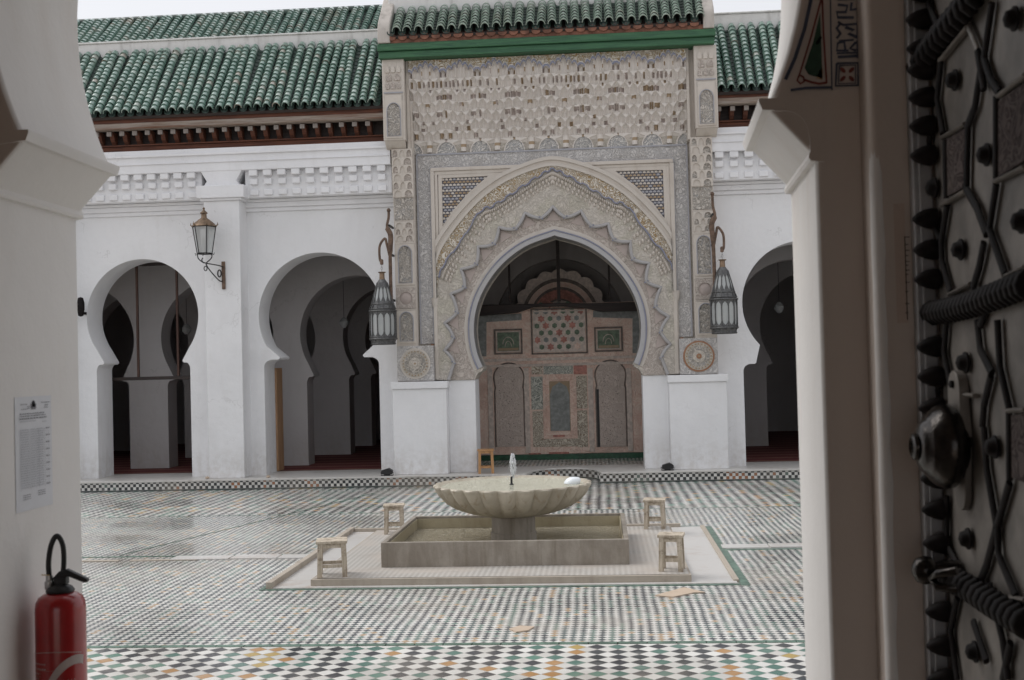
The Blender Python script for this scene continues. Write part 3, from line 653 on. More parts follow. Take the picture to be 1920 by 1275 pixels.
m = MB(); m.box(-14, 9, 34, 34.3, ZS, 5.6); m.box(-14.3, -14, 23.3, 34, ZS, 5.6); m.box(9, 9.3, 23.3, 34, ZS, 5.6)
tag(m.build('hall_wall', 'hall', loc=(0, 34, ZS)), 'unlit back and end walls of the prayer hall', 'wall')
m = MB(); m.box(-14.3, 9.3, 23.3, 34.3, 5.6, 5.8)
for k in range(40): m.box(-14+k*.58, -13.86+k*.58, 23.96, 34, 5.5, 5.599)
tag(m.build('hall_ceiling', 'dark_ceiling', loc=(0, 28, 5.6)), 'dark beamed timber ceiling of the prayer hall', 'ceiling')
# timber frame in the left arch, door edge in the second arch
t = thing('timber_frame', 'brown timber window frame filling the top of the leftmost arch', 'frame', (-9.25, 24.0, 2.1))
m = MB(); m.box(-10.3, -8.1, 24.0, 24.05, 2.18, 2.25); m.build('transom', 'wood_dark', t, bevel=.004)
for px in (257, 332):
    x_ = P(px, 600, 24.0)[0]; m = MB(); m.box(x_-.022, x_+.022, 24.0, 24.05, 2.25, 4.58); m.build('mullion', 'wood_brown', t, bevel=.004)
m = MB(); m.box(-10.3, -8.1, 24.0, 24.05, 4.58, 4.66); m.build('head_rail', 'wood_dark', t)
m = MB(); x_ = P(520, 790, 24.0)[0]; m.box(x_-.03, x_+.015, 23.96, 24.4, ZS+.01, 2.36)
tag(m.build('door_leaf', 'doorwood', loc=(x_, 24.0, ZS), bevel=.005), 'plain brown door leaf folded edge on inside the second arch', 'door')
def hanglamp(label, px, py, Y):
    x_, z_ = P(px, py, Y); t = thing('hanging_lamp', label, 'lamp', (x_, Y, z_), 'small glass lamps hanging in the hall')
    MB().tube([(x_, Y, z_+.12), (x_, Y, 5.5)], .006, 5).build('chain', 'iron', t)
    MB().lathe([(0, -.13), (.05, -.12), (.10, -.05), (.11, .02), (.07, .09), (.03, .12), (0, .125)], (x_, Y, z_), 14).build('globe', 'clear', t)
hanglamp('small glass lamp hanging inside the second arch', 645, 605, 26.8)
hanglamp('small glass lamp hanging dimly inside the right arch', 1461, 577, 26.8)
hanglamp('small glass lamp hanging behind the frame of the leftmost arch', 350, 617, 27.0)

# ------------------------------------------------------------------ the carved porch
XC = -.825
po = thing('porch', 'carved and painted stucco porch with horseshoe arch and green roof', 'porch', (XC, 23, ZS))
AY = 22.97                                # arch face plane
_in = [(907, 691), (895, 662), (889, 626), (891, 590), (902, 554), (923, 518), (952, 486), (990, 460)]
_h = [P(*p, AY) for p in _in]; _t = P(1041, 443, AY)
_h = [(min(a-XC, -.02), b) for a, b in _h]+[(0, _t[1]+.01)]
_sm = smoothpts(_h, 6); _sm[-1] = (0, _t[1]+.015)
_f = -_sm[0][0]; _j = 1.64
_foot = [(-_j, ZS), (-_j, 2.03), (-_j+.03, 2.10), (-_j+.07, 2.16), (-_f-.03, 2.20), (-_f-.02, 2.235)]
mopen = [(XC+a, b) for a, b in _foot+_sm]+[(XC-a, b) for a, b in reversed(_foot+_sm[:-1])]
# white piers and jamb walls
for sgn, (xa, xb) in ((-1, (-4.06, -3.0)), (1, (1.31, 2.40))):
    m = MB(); m.box(xa, xb, 22.70, 23.4, ZS, 1.88); m.box(xa-.03, xb+.03, 22.66, 23.3, 1.88, 2.02); m.build('pier', 'white', po, bevel=.012)
for sx in (-1, 1):
    m = MB(); a, b = (XC-1.64, -3.0) if sx < 0 else (XC+1.64, 1.31)
    m.box(min(a, b), max(a, b), AY+.03, 23.75, ZS, 2.03); m.build('jamb', 'white', po, bevel=.01)
# main face with the opening (everything above z=2.03)
m = MB(); up_ = [p for p in mopen if p[1] > 2.035]
o = [(-3.60, 2.03), (XC-1.64, 2.03)]+up_+[(XC+1.64, 2.03), (1.92, 2.03), (1.92, 8.3), (-3.60, 8.3)]
m.plate(o, AY, 23.75); m.build('arch_face', 'field', po, smooth=30)
m = MB()                                   # reveal lining: pale band round the opening
i0 = 0; core = [p for p in mopen if p[1] > 2.255]
def offs(c, d):
    out = []
    for i, p in enumerate(c):
        a = c[max(0, i-1)]; b = c[min(len(c)-1, i+1)]; tx, tz = b[0]-a[0], b[1]-a[1]; l = math.hypot(tx, tz) or 1
        out.append((p[0]-tz/l*d, p[1]+tx/l*d))
    return out
m.strip(offs(core, .0), offs(core, .10), AY-.035, AY+.5); m.build('arch_rim', 'rimgrey', po, smooth=30, bevel=.01)
m = MB(); m.tube([(a, AY-.04, b) for a, b in offs(core, .105)], .014, 6); m.build('rim_line', 'blue', po, smooth=60)
m = MB(); m.strip(offs(core, .12), offs(core, .19), AY-.015, AY+.1); m.build('rim_band', 'stucco_rim', po, smooth=30)
# lobed curve
def fpx(l): return [P(*p, AY) for p in l]
pk = fpx([(985, 400), (936, 427), (897, 463), (865, 505), (846, 551), (834, 606), (834, 657)])
vl = fpx([(1015, 410), (967, 430), (927, 458), (894, 496), (872, 539), (858, 586), (851, 633), (852, 680)])
top = P(1037, 388, AY)
LX = top[0]
half = [(LX, top[1])]
def lobe(a, b, bul):                    # curved side between a peak and a cusp
    out = []
    mx_, mz_ = (a[0]+b[0])/2, (a[1]+b[1])/2; cx, cz = XC-mx_, 3.2-mz_; l = math.hypot(cx, cz); mx_ += cx/l*bul; mz_ += cz/l*bul
    for k in range(1, 7): t = k/6; out.append(((1-t)**2*a[0]+2*t*(1-t)*mx_+t*t*b[0], (1-t)**2*a[1]+2*t*(1-t)*mz_+t*t*b[1]))
    return out
cur = half[0]
for i, v_ in enumerate(vl):
    half += lobe(cur, v_, .045); cur = v_
    if i < len(pk): half += lobe(cur, pk[i], .05); cur = pk[i]
half.append(P(842, 712, AY))
lob = [(a, max(b, 2.04)) for a, b in reversed(half)]; lob += [(2*LX-a, b) for a, b in list(reversed(lob))[1:]]
inner = offs(core, .19)
m = MB()
loop = [(lob[0][0], 2.036)]+lob+[(lob[-1][0], 2.036), (XC+1.66, 2.036)]+list(reversed(inner))+[(XC-1.66, 2.036)]
m.plate(loop, AY-.006, AY+.05, back=False); m.build('lobed_band', 'rose', po, smooth=0)
# outer raised field beyond the lobes
rimO_l = fpx([(817, 560), (817, 522), (825, 478), (852, 433), (897, 381), (941, 347), (988, 325)]); rimT = P(1034, 313, AY)
RX = rimT[0]
def sym(l, c): return l+[c]+[(2*c[0]-a, b) for a, b in reversed(l)]
R1 = smoothpts(sym(rimO_l, rimT), 5)
lowL = P(822, 560, AY); 
m = MB()
fx0, fx1 = P(818, 600, AY)[0], 2*RX-P(818, 600, AY)[0]
loop = [(fx0, 2.04), (lob[0][0]-.001, 2.04)]+lob+[(lob[-1][0]+.001, 2.04), (fx1, 2.04)]+[(fx1, R1[-1][1])]+list(reversed(R1))+[(fx0, R1[0][1])]
m.plate(loop, AY-.085, AY, back=False, side_mi=1); m.build('outer_field', ['field', 'bluegrey'], po, smooth=30)
m = MB(); m.tube([(a, AY-.078, b) for a, b in lob], .034, 8); m.build('lobe_moulding', 'lobegrey', po, smooth=60)
m = MB()
for i in range(len(vl)):                  # little dark drops on each cusp
    for s_ in (-1, 1):
        for dd in (-.03, .03):
            a, b = vl[i]; a = a if s_ < 0 else 2*LX-a
            m.lathe([(0, -.05), (.014, -.04), (.014, -.01), (0, 0)], (a+dd, AY-.105, b+dd*.6*s_), 8, ax=lambda x, y, z: (x, z, y))
m.build('cusp_drops', 'blue', po, smooth=60)
for i, pq in enumerate([top]+pk):
    for s_ in ((1,) if i == 0 else (-1, 1)):
        a, b = pq; cx, cz = XC-a, 3.2-b; l = math.hypot(cx, cz); ux, uz = cx/l, cz/l
        tip = (a+ux*.06, b+uz*.06); bl = (a+ux*.27-uz*.15, b+uz*.27+ux*.15); br = (a+ux*.27+uz*.15, b+uz*.27-ux*.15)
        tri = [tip, bl, br]; 
        if s_ > 0 and i: tri = [(2*LX-p[0], p[1]) for p in tri]
        m = MB(); m.plate(tri, AY-.018, AY, back=False); m.build('lobe_infill', 'pinkline', po, smooth=0)
# M-curve: stepped pointed arch of tiny muqarnas
mc = [(824, 520), (836, 494), (869, 449), (900, 400), (925, 388), (954, 370), (985, 349), (1015, 330)]
Mc = sym(fpx(mc), P(1036, 320, AY))
dense = smoothpts(Mc, 8); ser = []
for i, p in enumerate(dense): ser.append((p[0], p[1]+(.028 if (i//3) % 2 else -.012)))
m = MB(); g0 = [(R1[0][0], R1[0][1])]
loop = ser+list(reversed(R1)); m.plate(loop, AY-.105, AY-.04, back=False); m.build('gilt_crescent', 'gold', po, smooth=0)
m = MB(); m.tube([(a, AY-.115, b) for a, b in ser], .017, 6); m.build('crescent_edge', 'blue', po, smooth=60)
m = MB(); de = offs(dense, -.07); de2 = offs(dense, -.15); de3 = offs(dense, -.225)
for lst, st, r_, dz in ((de, 1, .036, .07), (de2, 2, .045, .055), (de3, 2, .04, .04)):
    for i in range(1, len(lst)-1, st):
        a, b = lst[i]; m.lathe([(0, -1), (.5, -.8), (.9, -.3), (1, 0), (.8, .4), (.0, 1)], (0, 0, 0), 8)
        k = len(m.v)-48; m.v[k:] = [(a+x*r_*.62, AY-.092+y*dz*.8, b+z*r_*1.2) for x, y, z in m.v[k:]]
m.build('stalactites', 'stucco', po, smooth=70)
# rim moulding (R1 to R2)
_cl = lambda l: [(min(max(a, -3.165), 1.445), b) for a, b in l]
m = MB(); m.strip(R1, _cl(offs(R1, .05)), AY-.13, AY); m.strip(_cl(offs(R1, .05)), _cl(offs(R1, .12)), AY-.105, AY, 1); m.strip(_cl(offs(R1, .12)), _cl(offs(R1, .19)), AY-.14, AY)
m.build('arch_moulding', ['stucco_rim', 'stucco'], po, smooth=30, bevel=.012)
# little columns under the moulding ends
for s_ in (-1, 1):
    xa = R1[0][0] if s_ < 0 else R1[-1][0]
    m = MB(); m.lathe([(.055, 2.05), (.055, 2.10), (.04, 2.13), (.04, 3.45), (.06, 3.5), (.075, 3.60), (.075, 3.66)], (xa-s_*.0, AY-.05, 0), 12); m.build('colonnette', 'stucco_rim', po)
    m = MB(); xm_ = xa+s_*.085; m.box(xm_-.03, xm_+.03, AY-.04, AY, 2.05, 2.75); m.build('stone_strip', 'orange', po, bevel=.005)
# rectangular frame and spandrels
fL, fR, fT = -3.235, 1.515, 6.225
m = MB()
def ring(m, l, r_, t_, wd, y0, z0=2.05, mi=0):
    m.box(l, l+wd, y0, AY, z0, t_-wd, mi); m.box(r_-wd, r_, y0, AY, z0, t_-wd, mi); m.box(l, r_, y0, AY, t_-wd, t_, mi)
ring(m, fL, fR, fT, .07, AY-.10); ring(m, fL+.07, fR-.07, fT-.07, .06, AY-.07, 2.75); m.build('frame_moulding', 'stucco', po, bevel=.01)
m = MB(); ring(m, fL+.13, fR-.13, fT-.13, .03, AY-.03, 4.5); m.build('frame_groove', 'pinkline', po)
# spandrel honeycomb panels
for s_ in (-1, 1):
    tri = fpx([(822, 327), (945, 322), (905, 352), (866, 392), (836, 432), (824, 455)]); ins = fpx([(829, 335), (915, 331), (880, 361), (850, 395), (831, 424)])
    if s_ > 0: tri = [(2*RX-a, b) for a, b in tri]; ins = [(2*RX-a, b) for a, b in ins]
    m = MB().plate(tri, AY-.06, AY, [ins]); m.build('spandrel_border', 'stucco', po, bevel=.008)
    m = MB().plate(ins, AY-.012, AY, back=False); m.build('spandrel_ground', 'bluedeep', po, smooth=0)
    m = MB(); xs = [p[0] for p in ins]; zs = [p[1] for p in ins]; row = 0; z_ = max(zs)-.03
    def inside(x, z):
        c = False; n = len(ins)
        for i in range(n):
            (x1, z1), (x2, z2) = ins[i], ins[(i+1) % n]
            if (z1 > z) != (z2 > z) and x < (x2-x1)*(z-z1)/(z2-z1)+x1: c = not c
        return c
    while z_ > min(zs):
        x_ = min(xs)+.02+(row % 2)*.038
        while x_ < max(xs):
            if inside(x_, z_):
                mi = (0, 1, 0, 2)[row % 4] if random.random() < .85 else random.choice((0, 1, 2))
                arc = [(x_-.03, z_-.022), (x_+.03, z_-.022), (x_+.031, z_-.004), (x_+.018, z_+.013), (x_, z_+.020), (x_-.018, z_+.013), (x_-.031, z_-.004)]
                m.plate(arc, AY-.035, AY-.01, back=False, mi=mi)
            x_ += .076
        z_ -= .055; row += 1
    m.build('honeycomb', ['stucco', 'ochre', 'bluegrey'], po, smooth=0)
# inscription band around the frame
m = MB(); sL0, sL1, sR0, sR1 = -3.51, fL-.012, fR+.012, 1.79
m.box(sL0, sL1, AY-.03, AY, 2.76, 6.48); m.box(sR0, sR1, AY-.03, AY, 2.76, 6.48); m.box(sL1, sR0, AY-.03, AY, fT+.012, 6.48)
m.build('inscription', 'script', po, smooth=0)
m = MB()
for x_ in (sL0, sL1, sR0, sR1): m.box(x_-.014, x_+.014, AY-.045, AY, 2.76, 6.48 if x_ in (sL0, sR1) else fT+.0)
m.box(sL1, sR0, AY-.046, AY, fT-.004, fT+.014); m.box(sL0, sR1, AY-.048, AY, 6.48, 6.51); m.build('inscription_border', 'bluegrey', po)
# pilasters with stacked panels
for s_ in (-1, 1):
    X = lambda a: a if s_ < 0 else 2*XC-.06-a+.0
    def bx(m, a, b, *r_, mi=0): a, b = X(a), X(b); m.box(min(a, b), max(a, b), *r_, mi)
    pil0, pil1 = -3.965, -3.55
    m = MB(); bx(m, pil0, pil1, 22.76, 23.6, 2.02, 8.3); pl_ = m.build('pilaster', 'stucco', po, bevel=.01)
    # roundel block
    m = MB(); bx(m, -3.96, -3.24, 22.72, AY, 2.03, 2.72); rb_ = m.build('roundel_block', 'script', po, bevel=.008)
    rc = (X(-3.60), 2.375); m = MB()
    for r_, yy, mi in ((.30, 22.705, 1), (.265, 22.695, 0), (.20, 22.685, 2), (.12, 22.675, 0), (.05, 22.665, 1), (.02, 22.655, 3)):
        m.lathe([(r_, 0), (r_, .06), (0, .06)][::-1], (rc[0], yy+.06, rc[1]), 40, mi=mi, ax=lambda x, y, z: (x, -z, y))
    for k in range(24):
        a = k*PI/12; m.lathe([(0, 0), (.014, .004), (.014, .02), (0, .022)], (rc[0]+.235*math.cos(a), 22.70, rc[1]+.235*math.sin(a)), 8, mi=3, ax=lambda x, y, z: (x, -z, y))
    m.build('roundel', ['field', 'orange' if s_ > 0 else 'stucco_rim', 'panel', 'ochre'], rb_, smooth=30)
    # panels: (z0,z1,kind)
    ctr = X((pil0+pil1)/2-.0); hw = .185
    pans = [(2.78, 3.42, 'arch'), (3.46, 3.86, 'disc'), (3.92, 4.72, 'lance'), (4.78, 5.16, 'muq'), (5.20, 5.62, 'flat'), (5.64, 6.58, 'muq2')]
    for z0, z1, kd in pans:
        m = MB(); hw2 = hw+(.02 if kd == 'muq2' else 0); yf = 22.735 if kd != 'muq2' else 22.70
        hole = None
        if kd in ('arch', 'lance'):
            zc = z1-.05-hw*.72; hole = [(ctr-hw*.72, z0+.04), (ctr+hw*.72, z0+.04)]+[(ctr+hw*.72*math.cos(a), zc+hw*.72*math.sin(a)*(1.15)) for a in np.linspace(0, PI, 13)]
            m.plate([(ctr-hw, z0), (ctr+hw, z0), (ctr+hw, z1), (ctr-hw, z1)], yf, 22.762, [hole], mi=0)
            m.plate([(ctr+(a-ctr)*.93, b) for a, b in hole], 22.75, 22.761, back=False, mi=1)
            m.tube([(a, yf-.004, b) for a, b in hole[1:]]+[(hole[0][0], yf-.004, hole[0][1])], .011, 5, mi=2, closed=True)
        elif kd == 'disc':
            cc = [(ctr+.125*math.cos(a), (z0+z1)/2+.125*math.sin(a)) for a in np.linspace(0, 2*PI, 25)[:-1]]
            m.plate([(ctr-hw, z0), (ctr+hw, z0), (ctr+hw, z1), (ctr-hw, z1)], yf, 22.762, [cc], mi=3); m.plate(cc, 22.756, 22.762, back=False, mi=4)
            m.lathe([(0, 0), (.12, .02), (.06, .045), (0, .05)], (ctr, 22.775, (z0+z1)/2), 20, mi=4, ax=lambda x, y, z: (x, -z, y))
        elif kd == 'flat':
            m.box(ctr-hw, ctr+hw, yf, 22.762, z0, z1, 1)
        else:
            rows = 3 if kd == 'muq' else 6; hh = (z1-z0)/rows
            for r_ in range(rows):
                nn = 2 if r_ % 2 == 0 else 3; yb = yf-.012*r_*(1 if kd == 'muq' else .8)
                for c in range(nn):
                    xa = ctr-hw2+2*hw2*c/nn; xb = ctr-hw2+2*hw2*(c+1)/nn; xm_ = (xa+xb)/2; ww = (xb-xa)/2; za = z0+r_*hh
                    arc = [(xm_+ww*.7*math.cos(a), za+hh*.35+hh*.5*math.sin(a)) for a in np.linspace(0, PI, 9)]
                    m.plate([(xa, za), (xm_-ww*.7, za)]+list(reversed(arc))+[(xm_+ww*.7, za), (xb, za), (xb, za+hh), (xa, za+hh)], yb, 22.80, mi=0)
                    m.plate([(xm_-ww*.7, za)]+list(reversed(arc))+[(xm_+ww*.7, za)], yb+.022, 22.80, back=False, mi=(5 if (r_+c) % 2 else 0))
        m.build('carved_panel', [M['stucco'], M['panel'], M['bluegrey'], M['rose'], M['pinkline'], M['rose'] if s_ < 0 else M['panel']], pl_, smooth=30)
        m = MB(); bx(m, pil0+.005, pil1-.005, 22.745, 22.77, z1+.008, z1+.03); m.build('panel_line', 'stucco', pl_)
    # upper bracket (corbel) carrying the roof beam
    c0, c1 = -4.08, -3.65; cm = X((c0+c1)/2)
    m = MB(); bx(m, c0, c1, 22.48, 23.5, 6.72, 8.30); cb_ = m.build('corbel', 'stucco', po, bevel=.01)
    m = MB(); pr = [(22.50, 6.72), (23.2, 6.72), (23.2, 6.58), (22.68, 6.58), (22.60, 6.63)]
    a, b = sorted((X(c0+.02), X(c1-.02))); m.plate(pr, a, b, mp=lambda p, d, q: (d, p, q)); m.build('corbel_foot', 'stucco', cb_, bevel=.01)
    m = MB(); hw3 = .165
    hole = [(cm-hw3*.8, 6.80), (cm+hw3*.8, 6.80)]+[(cm+hw3*.8*math.cos(a), 7.28+hw3*.8*1.25*math.sin(a)) for a in np.linspace(0, PI, 13)]
    m.plate([(cm-hw3, 6.76), (cm+hw3, 6.76), (cm+hw3, 7.60), (cm-hw3, 7.60)], 22.455, 22.479, [hole]); m.plate(hole, 22.470, 22.479, back=False, mi=1)
    m.tube([(p, 22.45, q) for p, q in hole], .010, 5, mi=2, closed=True)
    m.box(cm-hw3, cm+hw3, 22.462, 22.479, 7.50, 7.60, 1)
    for k in range(3):
        for c in range(2 if k % 2 else 3):
            nn = 2 if k % 2 else 3; ww = hw3/nn; xm_ = cm-hw3+ww*(2*c+1); za = 7.72+k*.16
            m.plate([(xm_-ww*.7, za), (xm_+ww*.7, za)]+[(xm_+ww*.7*math.cos(a), za+.06+.07*math.sin(a)) for a in np.linspace(0, PI, 9)], 22.452, 22.479, mi=(3 if k < 2 else 0))
    m.box(cm-hw3-.02, cm+hw3+.02, 22.46, 22.479, 7.635, 7.66, 2)
    m.build('corbel_panel', ['stucco', 'panel', 'bluegrey', 'rose'], cb_, smooth=30)

# muqarnas field
mx0, mx1, mz0, mz1 = -3.585, 1.80, 6.51, 8.29; per = (mx1-mx0)/8
def muq():
    nx, nz = 520, 180; xs = np.linspace(mx0, mx1, nx); zs = np.linspace(mz0, mz1, nz); X_, Z_ = np.meshgrid(xs, zs)
    T0 = (Z_-mz0)/(mz1-mz0); uc0 = ((X_-mx0)/per) % 1*2-1
    T = T0+.016*np.cos(uc0*PI)*np.clip((T0-.16)/.12, 0, 1)*np.clip((.88-T0)/.15, 0, 1)
    edges = np.array([0, .15, .25, .35, .455, .56, .675, .80, 1.0])        # tiers
    ti = np.clip(np.searchsorted(edges, T, side='right')-1, 0, 7)
    v = (T-edges[ti])/(edges[ti+1]-edges[ti])
    div = np.array([1, 4, 4, 4, 4, 4, 4, 4])[ti]; off = np.array([0, .5, 0, .5, 0, .5, 0, .5])[ti]
    ph = (X_-mx0)/per*div+off; u = (ph-np.floor(ph))*2-1; ci = np.floor(ph).astype(int)
    tierout = np.array([.0, .05, .10, .16, .22, .28, .34, .40])*.8
    yb = tierout[ti]; yf = tierout[np.clip(ti+1, 0, 7)]
    arch = 1-.55*np.abs(u)**1.6; arch = np.clip(arch, 0, 1)
    hollow = np.clip(1-np.abs(u)**2.2, 0, 1)
    vv = np.clip(v/np.maximum(arch, .05), 0, 1)
    inside = v < arch*.93
    out = np.where(inside, yb+(yf-yb)*(1-np.sqrt(np.clip(1-vv**2, 0, 1)))-.05*hollow*(1-vv**3), yf-.006)
    pend = (np.abs(u) > .86) & (v < .55); out = np.where(pend, out+.02, out)
    # sub-niches: a second ripple
    out += .012*np.cos(u*PI*2)*(v < .6)
    mat = np.zeros_like(ti)
    r1 = np.sin(ci*12.9898+ti*78.233)*43758.5453; r1 = r1-np.floor(r1)
    wq = np.abs(uc0); pid = np.floor((X_-mx0)/per+.5).astype(int)
    for k_, (tc, wc, hw_, ht, mi_, skip) in enumerate(((.60, .70, .15, .020, 2, .1), (.60, .94, .045, .028, 1, .1), (.515, 0, .13, .016, 1, .15), (.42, .68, .14, .020, 2, .1), (.42, .94, .05, .030, 2, .2), (.33, .30, .08, .015, 2, .4),
            (.26, .36, .10, .020, 2, .2), (.185, .76, .11, .022, 2, .1), (.10, 1.0, .06, .05, 1, .1), (.735, .13, .045, .024, 2, .3), (.735, .42, .07, .026, 1, .35), (.735, .60, .045, .026, 2, .4), (.735, .86, .06, .024, 2, .35), (.85, .24, .04, .022, 1, .1), (.83, .84, .045, .022, 1, .1), (.66, .22, .06, .014, 2, .5))):
        hsh = np.sin(pid*17.3+k_*7.77+np.where(uc0 > 0, 3.1, 0))*437.58; hsh = hsh-np.floor(hsh)
        sp_ = (np.abs(wq-wc) < hw_) & (np.abs(T0-tc-(hsh-.5)*.006) < ht*(.8+.4*hsh)) & (hsh > skip)
        out = np.where(sp_, out-.032, out); mat = np.where(sp_, np.where(hsh > .80, 3-mi_, mi_), mat)
    # bottom fans
    uu = ((X_-mx0)/per+.5) % 1*2-1; fan = (ti == 0) & (np.hypot(uu*1.5, v*1.02) < .82); mat = np.where(fan, 3, mat); out = np.where(fan, .012, out)
    fanb = (ti == 0) & (np.abs(np.hypot(uu*1.5, v*1.02)-.87) < .06); out = np.where(fanb, .030, out); gp = (ti == 0) & (np.abs(np.abs(uu)-1) < .16) & (v > .1); out = np.where(gp, .035*np.cos((np.abs(uu)-1)*9)+.01, out); mat = np.where(gp & (np.abs(v-.5) < .12), 1, mat)
    # crowning cusped line + arabesque ground
    uc = ((X_-mx0)/per) % 1*2-1; w2 = np.abs(uc)
    line = np.zeros_like(T0)
    for c_, h_, hw_ in ((0, .975, .15), (.30, .945, .17), (.62, .915, .17), (.96, .885, .2)):
        q_ = np.abs(w2-c_)/hw_; line = np.maximum(line, np.where(q_ < 1.02, h_-.045*q_**2.2, 0))
    T = T0
    above = T > line; mat = np.where(above, 4, mat); out = np.where(above, .34, out)
    bl = np.abs(T-line) < .013; mat = np.where(bl, 5, mat); out = np.where(bl, .365, out)
    pl = (T-line > .013) & (T-line < .028); mat = np.where(pl, 0, mat); out = np.where(pl, .355, out)
    Y_ = AY-.02-out
    vs = list(zip(X_.ravel().tolist(), Y_.ravel().tolist(), Z_.ravel().tolist())); fs = []; ms = []
    for j in range(nz-1):
        b = j*nx
        for i in range(nx-1): fs.append([b+i, b+i+1, b+nx+i+1, b+nx+i])
    ms = mat[:-1, :-1].ravel().tolist()
    m = MB(); m.v = vs; m.f = fs; m.m = ms; return m
M['muq'] = plaster('muqarnas_stucco', (.66, .615, .57), (.54, .50, .46), .6, bump=.002)
muq().build('muqarnas', ['muq', 'ochre', 'pinkline', 'fan', 'gold', 'blue'], po, smooth=28, weld=False)
for a_, b_ in ((-3.64, -3.586), (1.801, 1.85)): m = MB(); m.box(a_, b_, 22.66, AY, 6.55, 8.3); m.build('side_fillet', 'stucco', po)
# green beam, tile ends, porch roof
m = MB(); m.box(-4.12, 2.33, 22.38, 23.2, 8.30, 8.43); m.box(-4.14, 2.35, 22.33, 23.2, 8.434, 8.575); m.build('green_beam', 'green_beam', po, bevel=.012)
m = MB(); m.box(-3.88, 2.12, 22.36, 22.89, 8.58, 8.665, 0)
for k in range(28):
    x_ = -3.85+k*.215; m.lathe([(.085, 22.31), (.085, 22.5)], (x_, 0, 8.685), 16, ax=lambda x, y, z: (x, z, y*.75))
m.build('terracotta_ends', 'terracotta', po, smooth=50)
tileroof(po, -3.85, 2.08, 22.27, 8.74, 22.90, 9.36, pitch=.215, ln=.125, mat='tile_porch', pan='tile_dark', R0=.086, R1=.070, HH=.014)
for xa, xb in ((-4.12, -3.88), (2.12, 2.33)):
    m = MB(); m.plate([(22.30, 8.58), (22.30, 8.86), (22.36, 9.00), (23.1, 9.72), (23.1, 8.58)], xa, xb, mp=lambda p, d, q: (d, p, q)); m.build('side_parapet', 'roofside', po, bevel=.02)
m = MB(); m.box(-4.0, 2.3, 22.9, 23.6, 8.6, 10.2); m.build('back_wall', 'parapet', po, bevel=.01)
m = MB(); m.box(-4.05, -3.6, 23.6, 24.05, 5.8, 8.6); m.box(1.95, 2.3, 23.6, 24.05, 5.8, 8.6); m.box(-4.0, 2.3, 23.751, 24.05, 5.8, 8.59); m.build('core', 'white2', po)

# inside of the porch
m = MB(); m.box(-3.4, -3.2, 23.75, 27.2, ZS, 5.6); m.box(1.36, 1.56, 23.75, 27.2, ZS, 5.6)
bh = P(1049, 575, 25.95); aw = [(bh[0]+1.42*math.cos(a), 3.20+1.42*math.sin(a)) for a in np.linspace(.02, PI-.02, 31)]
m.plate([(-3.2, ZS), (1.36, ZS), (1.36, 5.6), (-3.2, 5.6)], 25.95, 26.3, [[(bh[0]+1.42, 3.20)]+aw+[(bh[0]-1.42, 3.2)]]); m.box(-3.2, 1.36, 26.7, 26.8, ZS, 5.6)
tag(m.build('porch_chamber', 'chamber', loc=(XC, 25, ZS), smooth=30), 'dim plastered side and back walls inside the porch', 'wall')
SY = 25.75
sc = thing('painted_screen', 'faded rose and green painted wooden screen inside the porch arch', 'screen', (XC, SY, ZS))
def sp(l, Y=SY): return [P(*p, Y) for p in l]
def rect(px0, py0, px1, py1, Y=SY): (a, b), (c, d) = P(px0, py1, Y), P(px1, py0, Y); return a, c, b, d
L_, R_ = -2.95, 1.12
m = MB(); m.box(L_, R_, SY, SY+.15, ZS+.12, 3.62); m.build('boards', 'sc_base', sc, smooth=0)
m = MB(); m.box(L_, R_, SY-.06, SY+.14, ZS, ZS+.115); m.build('tile_plinth', 'sc_green_tile', sc, bevel=.004)
def frame(m, r, wd, y0, mi=0, y1=SY):
    a, b, c, d = r; m.box(a, b, y0, y1, c, c+wd, mi); m.box(a, b, y0, y1, d-wd, d, mi); m.box(a, a+wd, y0, y1, c+wd, d-wd, mi); m.box(b-wd, b, y0, y1, c+wd, d-wd, mi)
# lattice window with coloured inlay
r = rect(997, 576, 1100, 665); m = MB(); frame(m, r, .03, SY-.03, 0); frame(m, (r[0]+.045, r[1]-.045, r[2]+.045, r[3]-.045), .035, SY-.02, 1)
m.box(r[0]+.08, r[1]-.08, SY-.006, SY, r[2]+.08, r[3]-.08, 1); lf_ = m.build('lattice_frame', ['sc_line', 'sc_pale'], sc, smooth=0)
m = MB(); cx0, cx1 = r[0]+.13, r[1]-.13; 
for row in range(7):
    z_ = r[2]+.16+row*.155
    for k in range(6):
        x_ = cx0+(k+(.5 if row % 2 == 0 else 0))*(cx1-cx0)/5.0
        if x_ > cx1+.03: continue
        star = ((k+row//2*2+(row % 2)) % 3 == 1); n = 6 if not star else 12
        pts = [(x_+(.060 if not star else (.088 if q % 2 == 0 else .055))*math.cos(2*PI*q/n+PI/6), z_+(.060 if not star else (.088 if q % 2 == 0 else .055))*math.sin(2*PI*q/n+PI/6)) for q in range(n)]
        m.plate(pts, SY-.016, SY-.005, mi=(random.choice((1, 1, 2)) if not star else random.choice((0, 0, 3))))
m.build('inlay', ['sc_red', 'sc_green', 'sc_grey', 'sc_base'], lf_, smooth=0)
